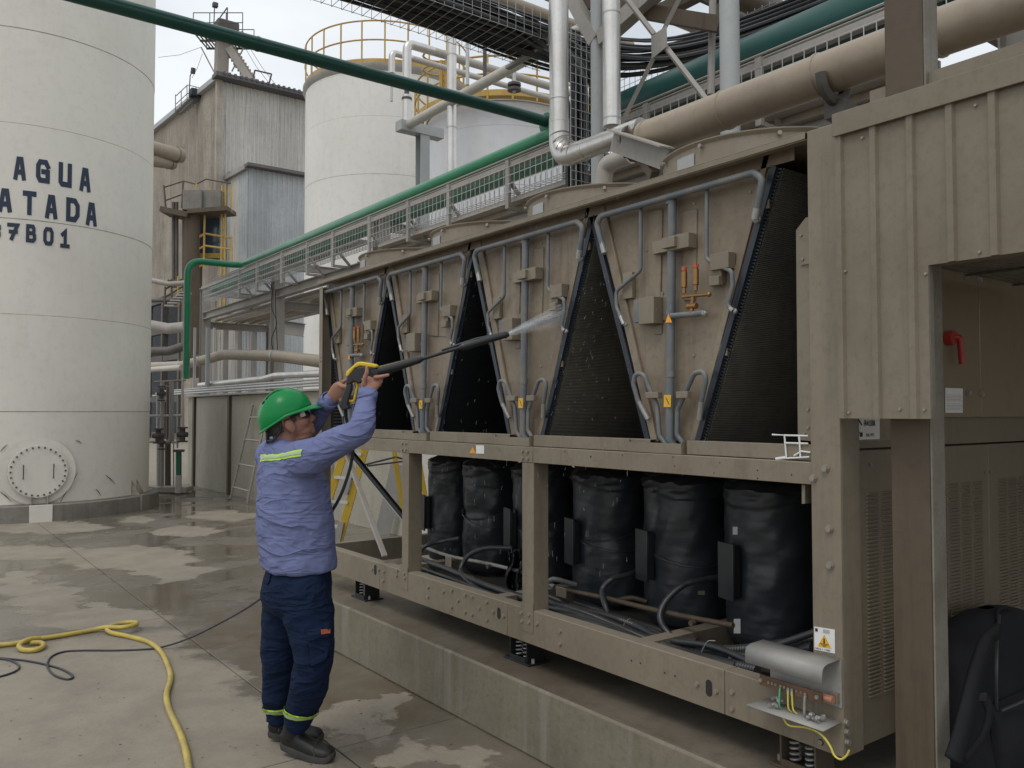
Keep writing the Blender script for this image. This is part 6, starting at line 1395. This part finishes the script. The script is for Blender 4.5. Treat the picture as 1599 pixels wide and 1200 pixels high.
# collar, cuffs, hem
def ring(c, ax, r_, h, mt, nm, th_=.005, par=None, el=1., xa=None):
    b = B(); b.lathe(c, [(r_, -h/2), (r_*1.01, 0), (r_, h/2)], 32, ax=ax); return b.build(nm, mt, par or man, solid=th_)
B().lathe(nk+uH*-.012-fH*.012, [(.074,-.018),(.071,.0),(.066,.020)], 32, ax=(ZU*.9-fH*.15).normalized()).build('collar', 'fabric_shirt', man, solid=.006)
ring(wR.lerp(eR, .05), (wR-eR), .041, .05, 'fabric_shirt', 'cuff'); ring(wL.lerp(eL, .05), (wL-eL), .041, .05, 'fabric_shirt', 'cuff')
# fold ridges pressed into the back of the shirt
# trousers
tr = B()
smooth_loft(tr, [(T(466,886,3.87), rT*.168, fT*.140), (T(464,908,3.87), rT*.180, fT*.152), (T(463,935,3.87), rT*.178, fT*.150), (T(463,955,3.87), rT*.15, fT*.12)], 4)
limb(tr, [(hipR+ZU*.03, .112), (T(483,965,3.78), .112), (T(489,1010,3.75), .096), (T(487,1050,3.76), .086), (T(477,1090,3.83), .078), (T(469,1110,3.88), .071), (T(466,1124,3.90), .069)], 28)
limb(tr, [(hipL+ZU*.03, .110), (T(443,965,3.97), .106), (T(439,1010,3.98), .094), (T(436,1050,4.0), .080), (T(433,1090,4.03), .068), (T(433,1106,4.05), .061), (T(435,1117,4.05), .060)], 28)
tro = organic(tr, 'trousers', 'fabric_trouser', man, .009, 5, .024, .11)
# cargo pocket with flap and patch on the near thigh
def shr(o, target, off):
    md = o.modifiers.new('wrap', 'SHRINKWRAP'); md.target = target; md.offset = off; md.wrap_method = 'NEAREST_SURFACEPOINT'; md.wrap_mode = 'ABOVE_SURFACE' if off < .1 else 'ON_SURFACE'; return o
def patch(quad, nu, nv, mt, nm, target, off, th_=.004):
    a, b_, c, d = [Vector(q) for q in quad]
    o = B().sheet(lambda u, v: a.lerp(b_, u).lerp(d.lerp(c, u), v), nu, nv).build(nm, mt, man); shr(o, target, off)
    if th_: md = o.modifiers.new('cloth', 'SOLIDIFY'); md.thickness = th_; md.offset = 1
    return o
dP = 3.64
patch([T(481,988,dP), T(528,984,dP), T(527,1032,dP), T(486,1044,dP)], 14, 14, 'fabric_trouser', 'cargo_pocket', tro, .006, .012)
flapo = patch([T(479,984,dP-.01), T(529,980,dP-.01), T(529,996,dP-.01), T(481,1003,dP-.01)], 14, 6, 'fabric_trouser', 'pocket_flap', tro, .020, .005)
bpy.context.view_layer.update(); _dg = bpy.context.evaluated_depsgraph_get(); _q = []
for u, v in ((501,983.5), (515.5,982), (516,989), (501.5,991)):
    r_ = ray(u, v).normalized(); h_ = S.ray_cast(_dg, C0+r_*1.5, r_); _q.append((h_[1] if h_[0] and (h_[1]-C0).length < 5 else T(u, v, 3.6))-r_*.006)
_q2 = sum(_q, Vector())/4; _d = [(p-C0).length for p in _q]; _m = min(_d); _q = [C0+(p-C0).normalized()*(.5*_m+.5*d) for p, d in zip(_q, _d)]
B().prism(_q, ray(509, 986).normalized()*.003).build('sewn_patch', 'patch_orange', man)
patch([T(405,893,3.75), T(420,898,3.75), T(420,912,3.75), T(408,912,3.75)], 6, 4, 'fabric_trouser', 'back_pocket', tro, .004, .004)
# reflective bands
def band_back(v0, v1, mt, off, nm):
    o = B().sheet(lambda u, v: dep(388+83*u, v0+(v1-v0)*v-6*u+2.5*math.sin(u*3.1), 3.62+.16*(1-u)), 40, 4).build(nm, mt, man); shr(o, shirto, off)
band_back(707, 718.5, 'hi_vis', .003, 'back_band'); band_back(710.5, 715, 'reflective', .006, 'reflective_stripe')
def leg_band(c, r_, tilt, nm='leg_band'):
    ax = (ZU+CR*tilt).normalized()
    o = B().lathe(c, [(r_,-.017),(r_+.002,0),(r_,.017)], 40, ax=ax).build(nm, 'hi_vis', man, solid=.003); shr(o, tro, .006); 
    o2 = B().lathe(c, [(r_,-.006),(r_+.001,.006)], 40, ax=ax).build('reflective_stripe', 'reflective', man); shr(o2, tro, .0105)
leg_band(T(470,1112,3.87), .082, .10); leg_band(T(433,1106,4.04), .070, 0)
# boots
def boot(heel, toe, ank, lift):
    heel, toe = Vector(heel), Vector(toe); f = (toe-heel); L_ = .275; f.z = 0; f.normalize(); s = f.cross(ZU).normalized()
    tip = toe; hl = toe-f*L_; hz = lift
    def q(x, y, z): return hl+f*(x*L_)+s*y+ZU*(z+hz*max(0, 1-x/.62))
    up = B()
    smooth_loft(up, [(q(.02,0,.055), s*.028, ZU*.028), (q(.10,0,.062), s*.036, ZU*.045), (q(.30,0,.062), s*.038, ZU*.050), (q(.52,0,.052), s*.042, ZU*.042), (q(.74,0,.043), s*.048, ZU*.034), (q(.90,0,.040), s*.043, ZU*.028), (q(.985,0,.036), s*.026, ZU*.018)], 4, 20)
    limb(up, [(q(.20,0,.075), .046), (ank.lerp(q(.2,0,.12), .5), .046), (ank, .044)], 20)
    o = organic(up, 'boot', 'leather', man, .005, 4)
    so = B(); out = []
    for k in range(36):
        t = 2*math.pi*k/36; x = .5+.5*math.cos(t); w = (.036+.016*max(0, math.sin((x-.45)*math.pi)) if x > .45 else .037-.004*math.sin(x*7))
        e = abs(math.sin(t))**.55*math.copysign(1, math.sin(t)); out.append((x, e*w))
    for (z, kx) in ((.0, .97), (.010, 1.), (.026, 1.0), (.032, .97)):
        for x, y in out: so.v.append(q(.5+(x-.5)*kx*1.02, y*kx*1.04, z+.012*max(0, (x-.85)/.15)**2))
    for i in range(3):
        for k in range(36): so.f.append((i*36+k, i*36+(k+1) % 36, (i+1)*36+(k+1) % 36, (i+1)*36+k))
    so.f.append(tuple(range(36))[::-1]); so.f.append(tuple(range(108, 144))); so.build('sole', 'sole', o)
    lg = B()
    for k in range(5): x = .40+.07*k; z = .104-.008*k; lg.tube([q(x,-.026,z-.012), q(x+.01,0,z+.002-.0*k), q(x,.026,z-.012)], .0035, 6)
    lg.build('laces', 'sole', o)
    B().tube(spline([q(.74,-.050,.036), q(.70,-.038,.068), q(.69,0,.083), q(.70,.038,.068), q(.74,.050,.036)], 6), .0028, 6).build('toe_seam', 'sole', o)
    B().tube(spline([q(.12,-.037,.10), q(.30,-.043,.085), q(.46,-.045,.075), q(.60,-.048,.040)], 6), .0022, 6).build('side_seam', 'sole', o)
    B().tube(spline([q(.0,-.02,.08), q(-.03,0,.085), q(.0,.02,.08)], 5), .006, 6).build('heel_tab', 'black', o)
boot(onZ(430,1178), onZ(521,1190), ankR, .035); boot(onZ(414,1156), onZ(504,1160), ankL, .02)
# ---- helmet
hc2 = HL(-.006, 0, .022); 
def hsurf(u, v):      # dome
    a = 2*math.pi*u; ph = (math.pi/2)*v; f, r_ = math.cos(a), math.sin(a)
    ex = .126 if f > 0 else .128; x = ex*f*math.cos(ph); y = .102*r_*math.cos(ph); z = .120*math.sin(ph)**.92
    back = -.028*max(0, -f)*(1-v)
    rid = .006*math.exp(-(y/.018)**2)*(1 if z > .03 else 0)+.003*math.exp(-((abs(y)-.045)/.008)**2)*(z > .05)
    return HL(-.006+x, y, .024+z+back+rid)
hd_ = B().sheet(hsurf, 64, 26); ho = hd_.build('helmet', 'helmet_green', man, solid=.003)
def brim(u, v):
    a = 2*math.pi*u; f, r_ = math.cos(a), math.sin(a); w = .010+.032*max(0, f)**2.2+.002
    ex = .126 if f > 0 else .128; bk = -.028*max(0, -f)
    return HL(-.006+(ex+w*v)*f, (.102+w*.55*v)*r_, .026+bk-.010*v-.022*v*max(0, f)**3+.004*math.sin(math.pi*v))
B().sheet(brim, 64, 6).build('brim', 'helmet_green', ho, solid=.003)
for s in (-1, 1):      # raised side vents along the crown
    B().tube([HL(-.006+.093*math.cos(t), s*(.020+.006*math.sin(t)), .024+.121*math.sin(t)) for t in [R(k) for k in range(48, 150, 8)]], .0048, 8).build('crown_rib', 'helmet_green', ho)
    for k in range(3): t = R(100+13*k); c = HL(-.006+.116*math.cos(t), s*.032, .024+.114*math.sin(t)); B().ball(c, (.010,.005,.004), 10, 6, (-(fH*-math.sin(t)+uH*math.cos(t)), rH, (fH*math.cos(t)+uH*math.sin(t)))).build('vent_slot', 'black', ho)
# white emblem on the front quarter of the dome
def emb(u, v):
    a = R(-4+16*u)*2; p0 = hsurf((.02+.075*u), .50+.16*v); d = (p0-HL(0,0,.02)).normalized(); return p0+d*.0035
B().sheet(lambda u, v: emb(u-.9, v), 6, 6).build('emblem', 'white_print', ho, flat=True)
def emb2(u, v): p0 = emb(u-.9, v); return p0+(p0-HL(0,0,.02)).normalized()*.0012
B().sheet(lambda u, v: emb2(.3+.12*u+.2*v, .3+.4*v), 2, 2).build('emblem_mark', 'grey_print', ho, flat=True)
# strap and nape band
B().tube(spline([HL(-.112,-.06,-.012), HL(-.120,-.03,-.052), HL(-.124,0,-.060), HL(-.120,.03,-.052), HL(-.106,.064,-.015)], 6), .008, 10).build('nape_strap', 'black', ho)
B().tube(spline([HL(-.118,.045,-.055), HL(-.090,.068,-.058), HL(-.050,.079,-.03), HL(-.035,.082,.01)], 6), .006, 8).build('head_band', 'black', ho)
# hair
hr = B().sheet(lambda u, v: HL(-.014-.090*math.sin(math.pi*(.08+.84*u))*1.0+0, .0795*math.cos(math.pi*(.08+.84*u)), .02-.062*v), 30, 10).build('hair', 'hair', man, solid=.008)
for s in (-1, 1): B().sheet(lambda u, v: HL(.012+.022*u, s*(.0745-.002*u), .02-.045*v*(1-.3*u)), 5, 6).build('sideburn', 'hair', hr, solid=.004)
# glasses
gl_ = B(); 
for s in (-1, 1):
    gl_.sheet(lambda u, v: HL(.097-.030*u**2.2, s*(.006+.060*u), .014-.036*v+.006*u), 10, 6)
go = gl_.build('safety_glasses', 'lens', man, solid=.002)
for s in (-1, 1): B().tube(spline([HL(.070,s*.067,.008), HL(.03,s*.077,.006), HL(-.02,s*.081,.002)], 5), .003, 8).build('temple', 'black', go); B().obox(HL(.066,s*.070,.002), fH*.012, rH*.002, uH*.012).build('temple_hinge', 'tube_end', go)
# eyes (behind the lenses)
for s in (-1, 1): B().ball(HL(.079,s*.031,-.004), .0105, 12, 8, hb_).build('eye', 'white_print', man)
# ---- the lance
ln = thing('spray_lance', tuple(T(560, 590, 3.75)), 'black and yellow pressure washer gun and lance held up against the V panels', 'spray lance')
def Gp(u, v, dd=0.): return T(u, v, 3.765+dd)
thk = CF*.022
def gplate(pts, t, mt, nm, bev=.006, dd=0.):
    return B().prism([Gp(u, v, dd-t/2) for u, v in pts], CF*t).build(nm, mt, ln, bevel=bev)
gplate([(541,590),(556,574),(566,572),(589,576),(592,584),(586,592),(566,596),(560,600),(552,596),(547,600),(540,602)], .040, 'gun_black', 'gun_body')
gplate([(539,588),(541,580),(557,566),(564,565),(588,569),(590,574),(584,575),(562,572),(554,575),(543,589)], .046, 'gun_yellow', 'top_cover')
gplate([(541,600),(549,598),(548,612),(543,630),(547,638),(535,642),(529,634),(534,618)], .036, 'gun_black', 'grip')
B().tube(spline([Gp(547,600), Gp(552,596), Gp(557,598), Gp(558,604), Gp(556,612), Gp(553,625), Gp(547,627), Gp(544,624)], 6), .0065, 8).build('trigger_guard', 'gun_yellow', ln)
B().tube(spline([Gp(552,600), Gp(553,608), Gp(549,618)], 5), .006, 8).build('trigger', 'tube_end', ln)
o = gplate([(564,592),(572,586),(576,589),(568,598)], .0425, 'grey_print', 'badge', 0)
sA, sB, sC, sD, sE = Gp(580,583), Gp(655,562,.06), Gp(690,551,.09), Gp(722,542,.11), Gp(794,522,.17)
B().tube([sA, Gp(600,578,.015), sB.lerp(sA, .1), sB, sB.lerp(sC, .15)], [.024,.023,.0175,.016,.010], 16).build('barrel_cover', 'gun_black', ln)
B().bar(Gp(592,574,-.0), sB+CUP*.013, .010, .006).build('yellow_stripe', 'gun_yellow', ln)
B().cyl(sB, sD, .0085, 14).build('lance_tube', 'gun_black', ln)
B().tube([sC.lerp(sD, .85), sD, sD.lerp(sE, .04), sD.lerp(sE, .5), sD.lerp(sE, .9), sE], [.010,.0165,.018,.0165,.015,.012], 16).build('nozzle_sleeve', 'gun_black', ln)
B().tube([sC+CUP*.012, sC.lerp(sE,.5)+CUP*.020, sE+CUP*.012-(sE-sD)*.12], .005, 8).build('side_tube', 'black_hose', ln)
for t in (.05, .93): q = sD.lerp(sE, t); B().lathe(q, [(.0165,-.004),(.0185,0),(.0165,.004)], 16, ax=(sE-sD).normalized()).build('sleeve_ring', 'black_hose', ln)
# hose falling from the grip behind the worker
B().tube(spline([Gp(539,640), Gp(541,655,.02), Gp(551,690,.05), Gp(549,720,.08), Gp(541,750,.10), Gp(528,782,.12), Gp(505,820,.2), Gp(470,880,.4), T(440,915,4.15)], 8), .0075, 10).build('lance_hose', 'cord_black', label='dark hose hanging from the lance grip down behind the worker', cat='hose')
# ---- spray: fine streaks of water and a thin mist cone
def water_mat(nm, a, rough=.3):
    m = bpy.data.materials.new(nm); m.use_nodes = True; p = m.node_tree.nodes['Principled BSDF']; p.inputs['Base Color'].default_value = (.85,.88,.92,1); p.inputs['Roughness'].default_value = rough; p.inputs['Alpha'].default_value = a; return m
M['water'] = water_mat('water', .14); M['drops'] = water_mat('drops', .13)
M['mist'] = water_mat('mist', .1)
_t = M['mist'].node_tree; _n = _t.nodes.new('ShaderNodeTexNoise'); _n.inputs['Scale'].default_value = 14; _n.inputs['Detail'].default_value = 4
_g = _t.nodes.new('ShaderNodeNewGeometry'); _v = _t.nodes.new('ShaderNodeVectorMath'); _v.operation = 'DISTANCE'; _v.inputs[1].default_value = sE; _t.links.new(_g.outputs['Position'], _v.inputs[0]); _t.links.new(_g.outputs['Position'], _n.inputs[0])
_r = _t.nodes.new('ShaderNodeMapRange'); _r.inputs[1].default_value = 0; _r.inputs[2].default_value = .42; _r.inputs[3].default_value = .34; _r.inputs[4].default_value = .0; _t.links.new(_v.outputs['Value'], _r.inputs[0])
_m = _t.nodes.new('ShaderNodeMath'); _m.operation = 'MULTIPLY'; _t.links.new(_r.outputs[0], _m.inputs[0]); _t.links.new(_n.outputs[0], _m.inputs[1]); _t.links.new(_m.outputs[0], _t.nodes['Principled BSDF'].inputs['Alpha'])
_ax = (onX(878, 492, XP-.02)-sE)
for _k, (_r0, _r1) in enumerate(((.004,.020),(.006,.036),(.008,.056))):
    B().tube([sE+_ax*(i/12) for i in range(13)], [_r0+(_r1-_r0)*(i/12)**.8 for i in range(13)], 24, cap=False).build('spray_jet', 'mist', kind='stuff', label=('dense core of the water jet at the lance nozzle', 'misty middle layer of the water jet', 'thin outer mist around the water jet')[_k])
rg = random.Random(77); b = B(); tgt = onX(878, 492, XP-.02); ax = (tgt-sE); fx, xx, ux = frame_of(ax)
for k in range(420):
    t = rg.uniform(.0, 1)**.7; a = rg.uniform(0, 2*math.pi); rr_ = abs(rg.gauss(0, .35)); sp_d = fx*1+(xx*math.cos(a)+ux*math.sin(a))*rr_*.28; p = sE+sp_d*(ax.length*t); l = rg.uniform(.02, .07); b.bar(p, p+sp_d.normalized()*l, .0011, .0011)
b.build('water_spray', 'water', kind='stuff', label='fan of fine water streaks leaving the lance nozzle', flat=True)
b = B()
for k in range(330):
    u, v = rg.gauss(790, 115), rg.uniform(300, 760)
    if rg.random() < .22: u, v = rg.gauss(885, 35), rg.gauss(520, 60)
    p = dep(u, v, rg.uniform(3.75, 4.4))
    if p.x > XP-.03: p = onX(u, v, rg.uniform(2.2, 2.5))
    d = (ZU*-1+Vector((rg.uniform(-.5,-.1), rg.uniform(-.1,.5), 0))*.6).normalized(); l = rg.uniform(.006, .022); b.bar(p, p+d*l, .0007, .0007)
for k in range(60):
    u, v = rg.uniform(655, 1000), rg.uniform(690, 900); p = onX(u, v, rg.uniform(2.3, 2.54)); b.bar(p, p-ZU*rg.uniform(.006,.03), .001, .001)
b.build('water_drops', 'drops', kind='stuff', label='water drops falling in front of the coil panels', flat=True)
